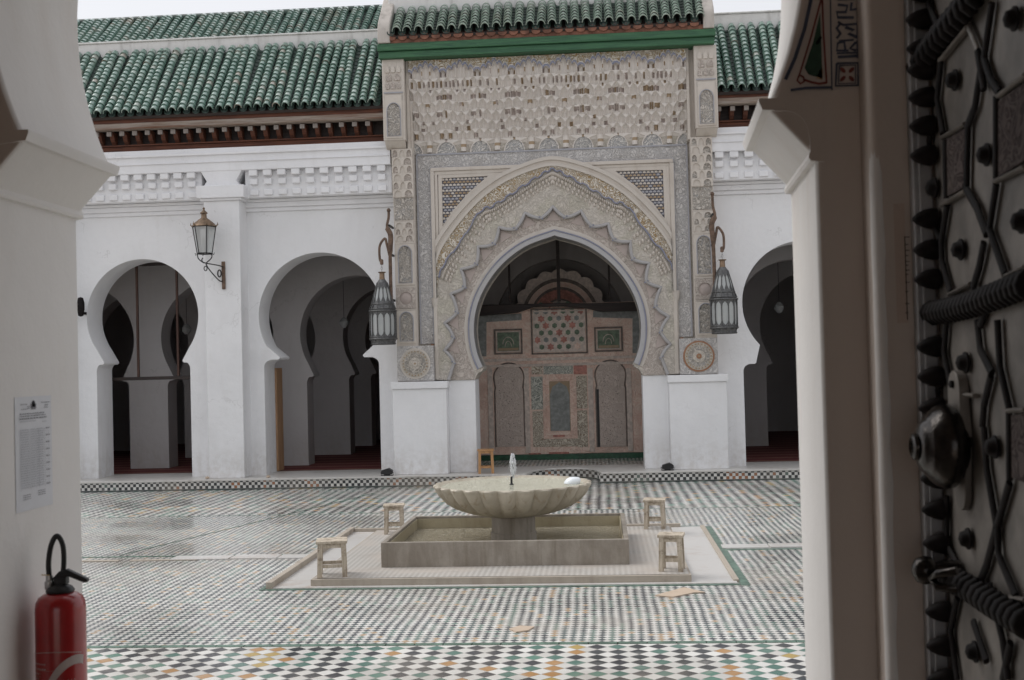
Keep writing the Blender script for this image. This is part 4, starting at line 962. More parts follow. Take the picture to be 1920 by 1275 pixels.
# square side panels
for (a, b) in ((927, 979), (1115, 1167)):
    r = rect(a, 616 if a < 1000 else 612, b, 665 if a < 1000 else 660); m = MB(); frame(m, r, .035, SY-.03, 0); frame(m, (r[0]+.05, r[1]-.05, r[2]+.05, r[3]-.05), .022, SY-.022, 1)
    m.box(r[0]+.075, r[1]-.075, SY-.01, SY, r[2]+.075, r[3]-.075, 2); cxm = (r[0]+r[1])/2; zb = r[2]+.12
    m.tube([(cxm+.12*math.cos(t), SY-.014, zb+.10+.16*math.sin(t)) for t in np.linspace(0, PI, 12)], .01, 4, mi=3)
    m.tube([(cxm+.07*math.cos(t), SY-.014, zb+.05+.12*math.sin(t)) for t in np.linspace(0, PI, 12)], .008, 4, mi=3); m.box(r[0]+.09, r[1]-.09, SY-.013, SY-.008, r[2]+.085, r[2]+.14, 4)
    m.build('square_panel', ['sc_line', 'sc_pale', 'sc_green', 'sc_pale', 'ochre'], sc, smooth=0)
# outer green borders and rails
for l in (((893, 592), (978, 588), (978, 600), (912, 604), (912, 668), (893, 668)),): m = MB(); m.plate(sp(l), SY-.02, SY, mi=0); m.build('green_border', 'sc_grey', sc, smooth=0)
l2 = ((1203, 582), (1112, 583), (1112, 595), (1186, 597), (1186, 662), (1203, 662)); m = MB(); m.plate(sp(l2), SY-.02, SY, mi=0)
m.build('green_border', 'sc_grey', sc, smooth=0)
m = MB(); 
for py in (671, 682): a, c, b, d = rect(893, py, 1203, py+3); m.box(L_, R_, SY-.025, SY, b, d)
for px in (986, 1106, 1178, 918): a, c, b, d = rect(px, 690, px+5, 855); m.box(a, c, SY-.02, SY, ZS+.15, d)
m.build('rails', 'sc_pale', sc, smooth=0)
# arched doors
for i, (a, b) in enumerate(((930, 981), (1120, 1172))):
    r = rect(a, 684, b, 838); cxm = (r[0]+r[1])/2; hw = (r[1]-r[0])/2
    def con(k): return [(cxm-hw*k, r[2]), (cxm-hw*k, 1.72), (cxm-hw*.94*k, 1.80)]+[(cxm-hw*1.04*k*math.cos(t), 2.02+hw*1.0*math.sin(t)*k) for t in np.linspace(-.25, PI+.25, 19)]+[(cxm+hw*.94*k, 1.80), (cxm+hw*k, 1.72), (cxm+hw*k, r[2])]
    m = MB().plate(con(.93), SY-.02, SY-.004, mi=0); m.tube([(p[0], SY-.012, p[1]) for p in con(1.0)], .016, 5, mi=1)
    if i: m.box(cxm-hw*1.0, cxm-hw*.80, SY-.024, SY-.021, r[2], 1.72, 2)
    for k in range(40):
        x_ = cxm+random.uniform(-.75, .75)*hw; z_ = random.uniform(r[2]+.05, 2.05); m.box(x_-.008, x_+.008, SY-.024, SY-.021, z_-.008, z_+.008, 1)
    m.build('arched_door', ['sc_door', 'sc_line', 'black'], sc, smooth=0)
# central niche with script borders
m = MB()
for (a, b, c, d, mi) in ((997, 684, 1017, 702, 1), (1019, 684, 1074, 702, 2), (1076, 684, 1100, 702, 3), (997, 706, 1017, 768, 2), (1082, 704, 1100, 766, 1), (1000, 771, 1018, 838, 1), (1084, 769, 1101, 838, 1), (1020, 822, 1084, 838, 1)):
    r = rect(a, b, c, d); m.box(r[0], r[1], SY-.012, SY, r[2], r[3], mi)
r = rect(1020, 706, 1080, 816); frame(m, r, .06, SY-.03, 0)
r = rect(1033, 716, 1067, 808); cxm = (r[0]+r[1])/2; hw = (r[1]-r[0])/2; m.box(r[0]-.01, r[1]+.01, SY-.014, SY, r[2], r[3]+.02, 5)
m.plate([(r[0], r[2]+.0), (r[1], r[2]), (r[1], r[3]-.28), (cxm+hw*.75, r[3]-.10), (cxm, r[3]), (cxm-hw*.75, r[3]-.10), (r[0], r[3]-.28)], SY-.02, SY, mi=4)
a, b = P(1048, 815, SY)[0], P(1048, 815, SY)[1]; m.box(a-.13, a+.13, SY-.016, SY, b-.05, b+.03, 3); a, b = P(1048, 850, SY); m.box(a-.22, a+.22, SY-.008, SY, b-.07, b+.03, 3)
a, b = P(1003, 852, SY); m.box(a-.14, a+.14, SY-.007, SY, b-.05, b+.03, 3)
m.build('central_niche', ['sc_base', 'sc_script', 'sc_green_script', 'sc_red', 'sc_grey', 'ochre'], sc, smooth=0)
# shaped beam over the screen and tie rods
bt = [P(893, 572, SY-.2), P(1000, 570, SY-.2), P(1050, 568, SY-.2), P(1100, 569, SY-.2), P(1200, 566, SY-.2)]
bb = [P(1205, 583, SY-.2), P(1125, 584, SY-.2), P(1100, 578, SY-.2), P(1050, 574, SY-.2), P(1000, 576, SY-.2), P(970, 586, SY-.2), P(893, 595, SY-.2)]
bt[0] = (-3.19, bt[0][1]); bb[-1] = (-3.19, bb[-1][1]); bt[-1] = (1.35, bt[-1][1]); bb[0] = (1.35, bb[0][1])
m = MB().plate(bt+bb, SY-.28, SY-.03); tag(m.build('tie_beam', 'wood_dark', loc=(XC, SY-.15, 3.5), bevel=.008), 'dark shaped timber beam crossing above the painted screen', 'beam')
for px, lab in ((1047, 'dark post rising from the middle of the porch beam'), (955, 'thin dark post at the left of the porch beam'), (1142, 'thin dark post at the right of the porch beam')):
    x_ = P(px, 520, SY-.15)[0]; q = .035 if px == 1047 else .022; m = MB(); m.box(x_-q, x_+q, SY-.2, SY-.13, 3.66, 5.5)
    tag(m.build('post', 'wood_dark', loc=(x_, SY-.15, 3.66)), lab, 'post')
# lobed tympanum
tx, tz = P(1050, 575, 26.35); m = MB(); ro = []
for i in range(73):
    a = PI*i/72; k = .96+.075*abs(math.sin(a*9)); ro.append((tx+1.04*k*math.cos(a), tz-.22+1.04*k*math.sin(a)))
m.plate([(tx+1.04, tz-.5)]+ro+[(tx-1.04, tz-.5)], 26.35, 26.4, mi=0)
for r_, mi, yy in ((.86, 1, 26.33), (.78, 2, 26.32), (.66, 1, 26.31), (.60, 3, 26.30), (.40, 1, 26.29), (.36, 0, 26.28)):
    m.plate([(tx+r_*math.cos(a), tz-.22+r_*math.sin(a)) for a in np.linspace(0, PI, 33)], yy, yy+.012, mi=mi)
tag(m.build('tympanum', ['sc_pale', 'sc_line', 'sc_base', 'sc_red'], loc=(tx, 26.35, tz), smooth=0), 'scalloped half round painted tympanum above the screen', 'tympanum')

# ------------------------------------------------------------------ lanterns on the porch
def lantern(label, c, z0=2.77):
    x0, y0 = c; t = thing('lantern', label, 'lantern', (x0, y0, z0), 'large grey tin lanterns hanging at the porch')
    N = 12; A = lambda x, y, z: (x, y, z)
    def ringp(r, z): return [(x0+r*math.cos(2*PI*(k+.5)/N), y0+r*math.sin(2*PI*(k+.5)/N), z0+z) for k in range(N)]
    m = MB(); vs = ringp(.235, .10)+ringp(.240, .64); m.add(vs, [(k, (k+1) % N, N+(k+1) % N, N+k) for k in range(N)]); m.build('glass', 'glass', t, smooth=0)
    m = MB(); vs = ringp(.205, .76)+ringp(.10, 1.17); m.add(vs, [(k, (k+1) % N, N+(k+1) % N, N+k) for k in range(N)]); m.build('upper_glass', 'glass', t, smooth=0)
    m = MB()
    for r_, z, w_ in ((.225, 0, .02), (.255, .095, .022), (.255, .13, .012), (.26, .63, .02), (.252, .67, .012), (.215, .765, .014)): m.tube(ringp(r_, z), w_, 5, closed=True)
    lo, hi = ringp(.225, 0), ringp(.255, .10)
    for k in range(N):
        a0_, a1_ = 2*PI*(k+.5)/N, 2*PI*(k+1.5)/N; am = (a0_+a1_)/2
        def pt(a, r, z): return (x0+r*math.cos(a), y0+r*math.sin(a), z0+z)
        m.tube([pt(a0_, .25, .10), pt(a0_, .252, .64)], .012, 4)
        m.tube([pt(a0_, .252, .67), pt(a0_, .215, .76)], .010, 4); m.tube([pt(a0_, .212, .77), pt(a0_, .10, 1.18)], .011, 4)
        # pointed metal aprons at both ends of every pane, and the lower skirt
        q = .243
        for (zb, zt, s_) in ((.10, .23, 1), (.63, .50, -1)):
            m.add([pt(a0_, q+.004, zb), pt(a1_, q+.004, zb), pt(a1_, q+.004, zt+.05*s_), pt(a1_-.10, q-.004, (zb+zt)/2+.02*s_), pt(am, q-.008, zb+.045*s_), pt(a0_+.10, q-.004, (zb+zt)/2+.02*s_), pt(a0_, q+.004, zt+.05*s_)], [(0, 5, 6), (0, 4, 5), (0, 1, 4), (1, 3, 4), (1, 2, 3)])
        m.add([pt(a0_, .222, .0), pt(a1_, .222, .0), pt(a1_, .252, .095), pt(am, .238, .055), pt(a0_, .252, .095)], [(0, 3, 4), (0, 1, 3), (1, 2, 3)])
        m.add([pt(a0_, .238, .66), pt(a1_, .238, .66), pt(a1_, .212, .76), pt(a0_, .212, .76)], [(0, 1, 2, 3)])
        m.add([pt(a0_, .208, .77), pt(a1_, .208, .77), pt(a1_, .165, .93), pt(am, .193, .80), pt(a0_, .165, .93)], [(0, 3, 4), (0, 1, 3), (1, 2, 3)])
        m.add([pt(a0_, .108, 1.17), pt(a1_, .108, 1.17), pt(a1_, .15, 1.0), pt(am, .122, 1.10), pt(a0_, .15, 1.0)], [(0, 3, 4), (0, 1, 3), (1, 2, 3)])
    m.lathe([(.0, 1.26), (.06, 1.24), (.11, 1.17), (.10, 1.165), (.05, 1.22)], (x0, y0, z0), N); m.build('metal_frame', 'tin', t, smooth=25)
    m = MB().lathe([(0, .02), (.22, .0), (.22, -.01), (0, .0)], (x0, y0, z0), N); m.build('base', 'tin', t, smooth=20)
    m = MB().lathe([(.055, 1.24), (.05, 1.30), (.048, 1.36), (.075, 1.375), (.078, 1.385), (0, 1.39)], (x0, y0, z0), 12); m.build('neck', 'copper', t)
    m = MB()
    for k in range(5):
        zz = z0+1.41+k*.045; o_ = (.014, 0) if k % 2 else (0, .014)
        m.tube([(x0+o_[0]*math.cos(a)*1.2, y0+o_[1]*math.cos(a)*1.2, zz+.028*math.sin(a)) for a in np.linspace(0, 2*PI, 9)[:-1]], .005, 4, closed=True)
    m.build('hook', 'silver', t, smooth=60); return t
def bracket(label, s_, xw, xh, zt, zh, y=22.35):
    t = thing('lantern_bracket', label, 'bracket', (xw, 22.7, 4.0), 'curved rusty lantern brackets on the porch')
    m = MB(); z0_ = 3.52
    pts = smoothpts([(xw, y+.06, z0_), (xw, y+.04, 4.1), (xw-s_*.01, y, 4.55), (xw-s_*.03, y-.02, 4.85), (xw+s_*.035, y-.02, 5.02), (xw+s_*.005, y, 5.2), (xw, y, zt)], 5)
    n = len(pts); m.tube(pts, [.034]*(n//3)+[.05]*(n//3)+[.026]*(n-2*(n//3)), 8); m.lathe([(0, .0), (.034, .02), (.04, .05), (.02, .08), (0, .085)], (xw, y, zt-.03), 10)
    m.build('stem', 'rust', t, smooth=60)
    ar = smoothpts([(xw-s_*.0, y, 4.45), (xw+s_*.05, y, 4.68), (xw+s_*(abs(xh-xw)*.55), y, 4.80), (xh+s_*.03, y, 4.66), (xh+s_*.035, y, 4.42), (xh, y, zh)], 6)
    MB().tube(ar, .024, 8).lathe([(0, -.04), (.033, -.03), (.035, .05), (.02, .07), (0, .075)], (xh, y, zh), 8).build('arm', 'rust', t, smooth=60)
    for zz in (3.62, 4.5, 5.05): m = MB(); m.box(xw-.015, xw+.015, y, 22.8, zz-.02, zz+.02); m.build('wall_fixing', 'iron', t, smooth=0)
    return t
lantern('large grey tin lantern with pale glass hanging at the left of the porch', (-4.15, 22.35)); bracket('curved rusty bracket holding the lantern left of the porch', -1, -3.99, -4.15, 5.33, 4.33)
lantern('large grey tin lantern with pale glass hanging at the right of the porch', (2.35, 22.35), 2.80); bracket('curved rusty bracket holding the lantern right of the porch', 1, 2.20, 2.35, 5.42, 4.36)

# wall lamp on the pilaster
wx, wz = -7.62, 4.62
t = thing('wall_lamp', 'copper street lantern with pale panes on a scrolled bracket beside the pilaster', 'lamp', (-7.40, 22.7, 4.0))
LY = 22.30; N = 6
def rg(r, z): return [(wx+r*math.cos(2*PI*k/N), LY+r*math.sin(2*PI*k/N), wz+z) for k in range(N)]
m = MB(); m.add(rg(.145, 0)+rg(.228, .52), [(k, (k+1) % N, N+(k+1) % N, N+k) for k in range(N)]); m.build('glass', 'clear', t, smooth=0)
m = MB()
for k in range(N): m.tube([rg(.148, 0)[k], rg(.232, .52)[k]], .010, 4)
m.tube(rg(.15, 0), .012, 4, closed=True); m.tube(rg(.235, .525), .014, 4, closed=True)
for k in range(N): a = rg(.148, 0)[k]; b = rg(.18, -.03)[k]; c_ = rg(.19, .015)[k]; m.tube([a, b, c_], .007, 4)
m.build('frame', 'iron', t, smooth=60)
m = MB().lathe([(.24, .525), (.225, .55), (.185, .60), (.125, .645), (.115, .66), (.10, .665), (.055, .70), (.05, .77), (.075, .785), (.07, .80), (.025, .84), (.015, .87), (.028, .885), (0, .91)], (wx, LY, wz), N*3)
for k in range(N): a = rg(.23, .53)[k]; b = rg(.27, .56)[k]; c_ = rg(.262, .61)[k]; m.tube([a, b, c_], [.016, .012, .003], 5)
m.build('roof', 'copper', t, smooth=50)
m = MB().lathe([(.0, .02), (.03, .03), (.03, .25), (.02, .30), (0, .31)], (wx, LY, wz), 10); m.build('bulb', 'glass', t)
m = MB()
for s_ in (-1, 1): m.tube(smoothpts([(wx+s_*.145, LY, wz), (wx+s_*.13, LY, wz-.09), (wx+s_*.04, LY, wz-.17), (wx+.02, LY, wz-.185)], 5), .011, 5)
bxw = -7.375
m.tube(smoothpts([(wx-.04, LY, wz-.08), (wx-.06, LY, wz-.13), (wx, LY, wz-.18), (bxw-.04, 22.5, wz-.22), (bxw, 22.66, wz-.24)], 5), .012, 5)
m.tube(smoothpts([(wx+.02, LY, wz-.2), (wx+.06, LY+.05, wz-.3), (bxw-.08, 22.6, wz-.5), (bxw-.02, 22.66, wz-.52)], 5), .012, 5)
m.tube([(wx+.01+.03*math.cos(a), LY, wz-.29+.045*math.sin(a)) for a in np.linspace(0, 2*PI, 12)[:-1]], .010, 5, closed=True)
m.tube([(bxw-.06+.035*math.cos(a), 22.6, wz-.37+.07*math.sin(a)) for a in np.linspace(0, 2*PI, 12)[:-1]], .014, 5, closed=True)
m.build('bracket', 'iron', t, smooth=60)
m = MB(); m.box(bxw-.035, bxw+.035, 22.655, 22.69, wz-.68, wz-.13); m.build('back_plate', 'rust', t, bevel=.008)
# small objects on the walls and walkway
x_, z_ = P(148, 575, 22.9)
m = MB().lathe([(0, -.20), (.05, -.18), (.075, -.05), (.075, .08), (.05, .18), (0, .2)], (x_, 22.98, z_), 16); m.box(x_-.03, x_+.03, 22.98, 23.19, z_-.15, z_-.1)
tag(m.build('bell', 'bronze_dark', loc=(x_, 22.98, z_)), 'small dark rounded fitting on the far left arcade wall by the entrance edge', 'wall fitting')
for (px, py, r_, lab) in ((724, 893, 0, 'small black floodlight on the walkway left of the porch pier'), (1248, 876, .6, 'small black floodlight on the walkway against the right pier')):
    x_, y_ = PZ(px, py, ZS); y_ = 22.6; t = thing('floodlight', lab, 'floodlight', (x_, y_, ZS), 'black floodlights on the walkway')
    m = MB(); m.plate([(-.11, .03), (.10, .03), (.12, .10), (.04, .15), (-.10, .11)], -.07, .06); m.v = [(x_+a, y_+b, ZS+c) for a, b, c in m.v]; m.build('housing', 'black', t, bevel=.012)
    m = MB(); m.box(x_-.06, x_+.06, y_-.03, y_+.03, ZS, ZS+.03); m.tube([(x_-.12, y_, ZS+.07), (x_-.12, y_, ZS+.01), (x_+.12, y_, ZS+.01), (x_+.12, y_, ZS+.07)], .008, 4); m.build('stand', 'iron', t)
for (px, lab) in ((497, 'small sandy chip of plaster lying at the second arch jamb'), (389, 'small sandy chip of plaster lying at the foot of the pilaster')):
    x_, y_ = PZ(px, 898, ZS); y_ = 22.64; m = MB().lathe([(0, 0), (.045, .01), (.035, .04), (0, .055)], (x_, y_, ZS), 7)
    tag(m.build('stone_chip', 'bed', loc=(x_, y_, ZS)), lab, 'rubble')

# ------------------------------------------------------------------ the entrance we look through
NY0, NY1 = 2.74, 3.27; JL, JR = -1.49, .535; AC = (-.475, 3.31); AR = 1.0
en = thing('entrance_wall', 'thick white plastered entrance wall with horseshoe arch framing the view', 'wall', (-.475, 3.0, .3))
aL = [(AC[0]+AR*math.cos(a), AC[1]+AR*math.sin(a)) for a in np.linspace(PI+.445, -.445, 60)]
m = MB(); o = [(-9, 0), (JL, 0), (JL, 2.76)]+aL+[(JR, 2.76), (JR, 0), (9, 0), (9, 6.5), (-9, 6.5)]
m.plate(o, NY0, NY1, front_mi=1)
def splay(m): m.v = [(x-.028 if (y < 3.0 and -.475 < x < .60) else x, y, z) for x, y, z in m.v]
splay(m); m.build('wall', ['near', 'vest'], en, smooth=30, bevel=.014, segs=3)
for s_ in (-1, 1):
    J = JL if s_ < 0 else JR
    pr = [(-.02, 2.90), (.125, 2.90), (.125, 2.892), (.118, 2.874), (.094, 2.872)]+[(.012+.080*(1-math.sin(a)**.62), 2.870-.098*(1-math.cos(a)**.62)) for a in np.linspace(.02, PI/2-.001, 16)]+[(.014, 2.768), (.016, 2.760), (.012, 2.752), (-.02, 2.748)]
    if s_ > 0: pr = [(J-a, b) for a, b in pr]
    else: pr = [(J+a, b) for a, b in pr]
    m = MB().plate(pr, NY0-.006, NY1+.006, front_mi=1); splay(m); m.build('capital', ['near', 'vest'], en, smooth=40, bevel=.006, segs=2)
# the side return with rounded plaster corner beside the door
m = MB(); rc = .018; cxn, cyn = .628, 2.66
arc = [(cxn-rc*math.cos(a), cyn-rc*math.sin(a)) for a in np.linspace(0, PI/2, 9)]
m.plate([(cxn-rc, NY0+.002)]+arc+[(2.2, cyn-rc), (2.2, NY0+.002)], 0.0, 6, mp=lambda a, d, b: (a, b, d)); m.build('door_return', 'vest', en, smooth=50)
m = MB(); m.tube([(cxn-.0015, cyn-.0015, z) for z in np.linspace(.3, 4.5, 50)], [rc*random.uniform(.97, 1.06)*(1 if z < 2.74 else .80) for z in np.linspace(.3, 4.5, 50)], 12); m.build('rounded_corner', 'near', en, smooth=60)
# painted decoration on the inner face
m = MB(); PY = NY0-.0065
def q(px, py): return P(px, py, NY0)
def pb(l, mi): m.plate([q(*p) for p in l], PY, PY+.002, back=False, mi=mi)
def pline(l, w_, mi):
    l = [q(*p) for p in l]; a_, b_ = offs(l, w_/2), offs(l, -w_/2); m.strip(a_, b_, PY, PY+.002, mi)
pline([(1539, 0), (1520, 70), (1497, 145)], .004, 1); pline([(1541, 0), (1543, 60), (1549, 157)], .004, 1); pline([(1556, -20), (1557, 60), (1559, 170)], .003, 0)
pline([(1497, 143), (1494, 152), (1500, 158), (1507, 154), (1506, 146), (1500, 142)], .004, 1); pline([(1506, 150), (1520, 155), (1535, 158), (1549, 156)], .005, 1)
pb([(1537, 25), (1541, 150), (1534, 146), (1515, 140), (1508, 128), (1524, 80)], 2)
pline([(1482, 170), (1510, 166), (1558, 165)], .006, 0); pline([(1520, 0), (1508, 55), (1490, 110), (1472, 150)], .008, 0)
pline([(1530, 84), (1539, 70)], .006, 3); pb([(1536, 132), (1542, 130), (1541, 150), (1530, 148)], 4)
# rosette square
pline([(1568, 120), (1566, 162), (1608, 161), (1608, 119), (1568, 120)], .005, 0); pline([(1573, 124), (1571, 158), (1603, 157), (1603, 123), (1573, 124)], .0025, 0)
for dx_, dy_ in ((-1, -1), (1, -1), (-1, 1), (1, 1)):
    cx_, cy_ = 1587.5, 140.5; pts = []
    for k in range(12):
        a = 2*PI*k/12; u_, v_ = 6.5*math.cos(a), 3.5*math.sin(a); r45 = math.atan2(dy_, dx_); pts.append((cx_+dx_*8+u_*math.cos(r45)-v_*math.sin(r45), cy_+dy_*8+u_*math.sin(r45)+v_*math.cos(r45)))
    pb(pts, 1)
# angular script running up the jamb: letter strokes as in the photo
def letters(y0, kind):
    b = [(1606, 0, 1, 34)]
    pline([(1607, y0), (1607, y0-34)], .005, 0)
    if kind == 0: pline([(1607, y0-4), (1570, y0-2)], .006, 0); pline([(1607, y0-10), (1568, y0-9)], .004, 0); pline([(1590, y0-14), (1568, y0-14), (1570, y0-28), (1582, y0-30), (1584, y0-16)], .005, 0); pline([(1604, y0-14), (1593, y0-18), (1604, y0-30)], .006, 0); pline([(1572, y0-32), (1600, y0-34)], .004, 0)
    if kind == 1: pline([(1606, y0-3), (1590, y0-10), (1600, y0-16), (1584, y0-22)], .007, 0); pline([(1568, y0-1), (1575, y0-10), (1568, y0-20), (1576, y0-30)], .006, 0); pline([(1606, y0-28), (1580, y0-26), (1570, y0-32)], .005, 0)
    if kind == 2: pline([(1600, y0-4), (1570, y0-4), (1568, y0-14), (1585, y0-14), (1588, y0-26), (1570, y0-28)], .006, 0); pline([(1606, y0-20), (1594, y0-18), (1596, y0-32)], .006, 0)
for i in range(6): letters(110-i*36, (0, 1, 2)[i % 3])
m.build('painted_decoration', ['paint_blue', 'paint_red', 'paint_green', 'bronze_dark', 'paint_sand'], en, smooth=0)
# passage around the camera
m = MB(); m.box(-3.2, -3.0, -3.5, NY0, .25, 4.6); m.box(1.9, 2.1, -3.5, NY0, .25, 4.6); m.box(-3.2, -2.0, -3.7, -3.5, .25, 4.6); m.box(1.0, 2.1, -3.7, -3.5, .25, 4.6); m.box(-2.0, 1.0, -3.7, -3.5, 3.3, 4.6)
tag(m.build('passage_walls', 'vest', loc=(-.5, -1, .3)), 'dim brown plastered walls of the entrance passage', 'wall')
m = MB(); m.box(-3.2, 2.1, -3.7, NY0, 4.6, 4.7); tag(m.build('passage_ceiling', 'vest', loc=(-.5, -1, 4.6)), 'dim plastered ceiling of the entrance passage', 'ceiling')
m = MB(); m.box(-3.2, 2.1, -3.7, 3.44, .0, .3); tag(m.build('passage_floor', 'curb', smooth=0), 'worn stone floor of the entrance passage', 'floor', kind='structure')

# ------------------------------------------------------------------ studded door leaf
DX = .727
dr = thing('door_leaf', 'open heavy door leaf clad in dark studded bronze with a large knocker', 'door', (DX, 2.3, .35))
m = MB(); m.box(DX+.006, DX+.07, 1.2, 2.60, .35, 4.4); m.build('leaf', 'bronze_plate', dr, smooth=0, bevel=.004)
m = MB(); m.box(.690, .726, 2.602, 2.640, .35, 4.4); m.box(.700, .728, 2.595, 2.6015, .35, 4.4); m.build('edge_batten', solid('grey_worn_timber', (.36, .36, .37), .7, var=.3, scale=5), dr, smooth=0, bevel=.003)
def D(px, py, h=0.0): a, b = PX(px, py, DX-h); return (DX-h, a, b)
def rib(l, r_=.0065, h=.003, mi=0, mm=None): mm.tube([D(px, py, h) for px, py in l], r_, 8, mi=mi, flat=1.7)
HX = [[(1768, 250), (1757, 185), (1765, 112)], [(1833, 95), (1845, 168)], [(1838, 135), (1828, 200), (1814, 236)], [(1845, 110), (1860, 5)], [(1845, 110), (1858, 150), (1874, 175)],
      [(1772, 262), (1774, 372)], [(1815, 232), (1812, 355)], [(1868, 180), (1868, 335)], [(1743, 250), (1738, 380), (1762, 450)], [(1776, 385), (1765, 450), (1766, 490), (1782, 548)], [(1812, 355), (1832, 390), (1850, 440)], [(1845, 455), (1836, 500), (1825, 538)],
      [(1868, 345), (1855, 430), (1885, 515)], [(1740, 0), (1745, 20), (1762, 60)], [(1775, 600), (1770, 660), (1785, 735)], [(1838, 610), (1852, 560)], [(1860, 700), (1838, 655), (1832, 600)], [(1858, 705), (1845, 760), (1842, 800)], [(1870, 600), (1875, 690), (1892, 765), (1893, 900)], [(1760, 700), (1755, 780)],
      [(1845, 800), (1850, 880), (1868, 985)], [(1893, 905), (1870, 985), (1872, 1040), (1905, 1118)], [(1868, 990), (1850, 1060), (1838, 1090)], [(1775, 930), (1775, 1020), (1795, 1060)], [(1855, 1095), (1880, 1200), (1890, 1275)], [(1795, 1120), (1782, 1180), (1795, 1275)], [(1772, 1200), (1765, 1275)], [(1895, 1205), (1880, 1275)], [(1825, 1000+165), (1850, 1240)]]
for l in HX: m = MB(); rib(l, .0058, .003, mm=m); m.build('rib', 'bronze_dark', dr, smooth=60)
for l in ([(1765, 113), (1816, 50)], [(1816, 50), (1833, 95)], [(1768, 258), (1812, 232)], [(1768, 385), (1812, 358)], [(1874, 180), (1925, 140)], [(1868, 340), (1925, 312)], [(1782, 552), (1822, 532)], [(1888, 518), (1925, 500)], [(1785, 738), (1830, 742)], [(1893, 770), (1925, 768)], [(1893, 1120), (1925, 1125)]): m = MB(); rib(l, .0048, .003, mm=m); m.build('rib', 'bronze_plate', dr, smooth=60)
for l in ([(1777, 262), (1811, 240), (1808, 352), (1778, 368)], [(1874, 190), (1925, 155), (1925, 300), (1874, 332)], [(1899, 778), (1925, 776), (1925, 905), (1900, 895)]):
    pts = [PX(px, py, DX) for px, py in l]; m = MB(); m.plate(pts, DX-.003, DX+.004, mp=lambda a, d, b: (d, a, b)); m.build('engraved_plate', 'bronze_script', dr, smooth=0)
dirL = lambda x, y, z: (-z, x, y)
for (px, py, r_, h) in [(1734, y, .0205, .045) for y in (-25, 28, 85, 127, 180, 235, 292, 412, 470, 525, 583, 650, 705, 762, 820, 890, 945, 1005, 1060, 1125, 1185, 1243)]:
    if py in (583,): continue
    x3 = (DX, 2.572, PX(1750, py, DX)[1]*1.0); MB().lathe([(r_*1.1, 0), (r_*1.1, .012), (r_*.95, .026), (r_*.6, .041), (r_*.2, .050), (0, .051)], x3, 16, ax=dirL).build('stud', 'bronze_dark', dr, smooth=60)
for px, py in ((1792, 150), (1904, 35), (1852, 290), (1754, 352), (1803, 468), (1812, 680), (1867, 838), (1817, 1010), (1830, 1222), (1918, 415)):
    x3 = D(px, py); q_ = .0175; MB().lathe([(q_*1.25, 0), (q_*1.25, .004), (q_, .006), (q_*.8, .016), (0, .022)], x3, 16, ax=dirL).build('boss', 'bronze_dark', dr, smooth=60)
def cordband(l, r_, n, tw=.45):
    pts = [Vector(D(px, py, .012)) for px, py in l]; sm = smoothpts([tuple(p) for p in pts], 10); tot = [0]
    for a, b in zip(sm, sm[1:]): tot.append(tot[-1]+(Vector(b)-Vector(a)).length)
    m = MB(); m.tube(sm, r_*.7, 8)
    for k in range(n):
        s_ = tot[-1]*(k+.5)/n; i = max(j for j in range(len(tot)) if tot[j] <= s_); i = min(i, len(sm)-2); p = Vector(sm[i]).lerp(Vector(sm[i+1]), (s_-tot[i])/(tot[i+1]-tot[i]))
        tn = (Vector(sm[i+1])-Vector(sm[i])).normalized(); side = tn.cross(Vector((1, 0, 0))).normalized(); d = (side+tn*tw).normalized()
        m.tube([p-d*r_*1.7+Vector((.004, 0, 0)), p-d*r_*.8-Vector((r_*.5, 0, 0)), p-Vector((r_*.75, 0, 0)), p+d*r_*.8-Vector((r_*.5, 0, 0)), p+d*r_*1.7+Vector((.004, 0, 0))], [tot[-1]/n*.28, tot[-1]/n*.46, tot[-1]/n*.48, tot[-1]/n*.46, tot[-1]/n*.28], 6)
    m.build('corded_band', 'bronze_dark', dr, smooth=60)
cordband([(1712, 140), (1760, 75), (1800, 28), (1840, -25)], .017, 14)
cordband([(1722, 590), (1770, 583), (1830, 568), (1930, 530)], .0145, 26)
cordband([(1768, 1078), (1810, 1098), (1860, 1130), (1930, 1172)], .016, 15)
# big knocker boss with hinged plate
k0 = D(1806, 836); 
m = MB().lathe([(.050, 0), (.056, .003), (.060, .009), (.076, .014), (.085, .026), (.086, .038), (.081, .052), (.071, .064), (.063, .070), (.061, .073), (.056, .074), (.049, .084), (.035, .090), (.026, .092)], k0, 40, ax=dirL); kb_ = m.build('knocker_boss', 'bronze', dr, smooth=60)
m = MB().lathe([(.0265, .091), (.028, .094), (.026, .100), (.019, .103), (.017, .098)], k0, 24, ax=dirL); m.build('knocker_tip', 'bronze', kb_)
m = MB().lathe([(.0, .097), (.0175, .097)], k0, 24, ax=dirL); m.build('knocker_hole', 'bronze_dark', kb_)
m = MB(); kk = Vector(k0); pts = [(kk.y+.040*math.cos(a)*(1 if True else 1), kk.z+.105+.040*math.sin(a)*1.2) for a in np.linspace(-.3, PI+.3, 15)]+[(kk.y-.05, kk.z+.02), (kk.y+.05, kk.z+.02)]
m.plate(pts, DX-.016, DX+.004, mp=lambda a, d, b: (d, a, b)); pts2 = [(kk.y+.034*math.cos(a), kk.z-.09+.040*math.sin(a)) for a in np.linspace(PI, 2*PI, 11)]+[(kk.y+.045, kk.z), (kk.y-.045, kk.z)]
m.plate(pts2, DX-.010, DX+.004, mp=lambda a, d, b: (d, a, b)); m.build('knocker_plate', 'bronze_plate', dr, bevel=.004)
m = MB().lathe([(0, 0), (.008, .001), (.008, .008), (0, .012)], (DX-.014, kk.y, kk.z+.125), 10, ax=dirL); m.build('rivet', 'bronze_dark', dr)
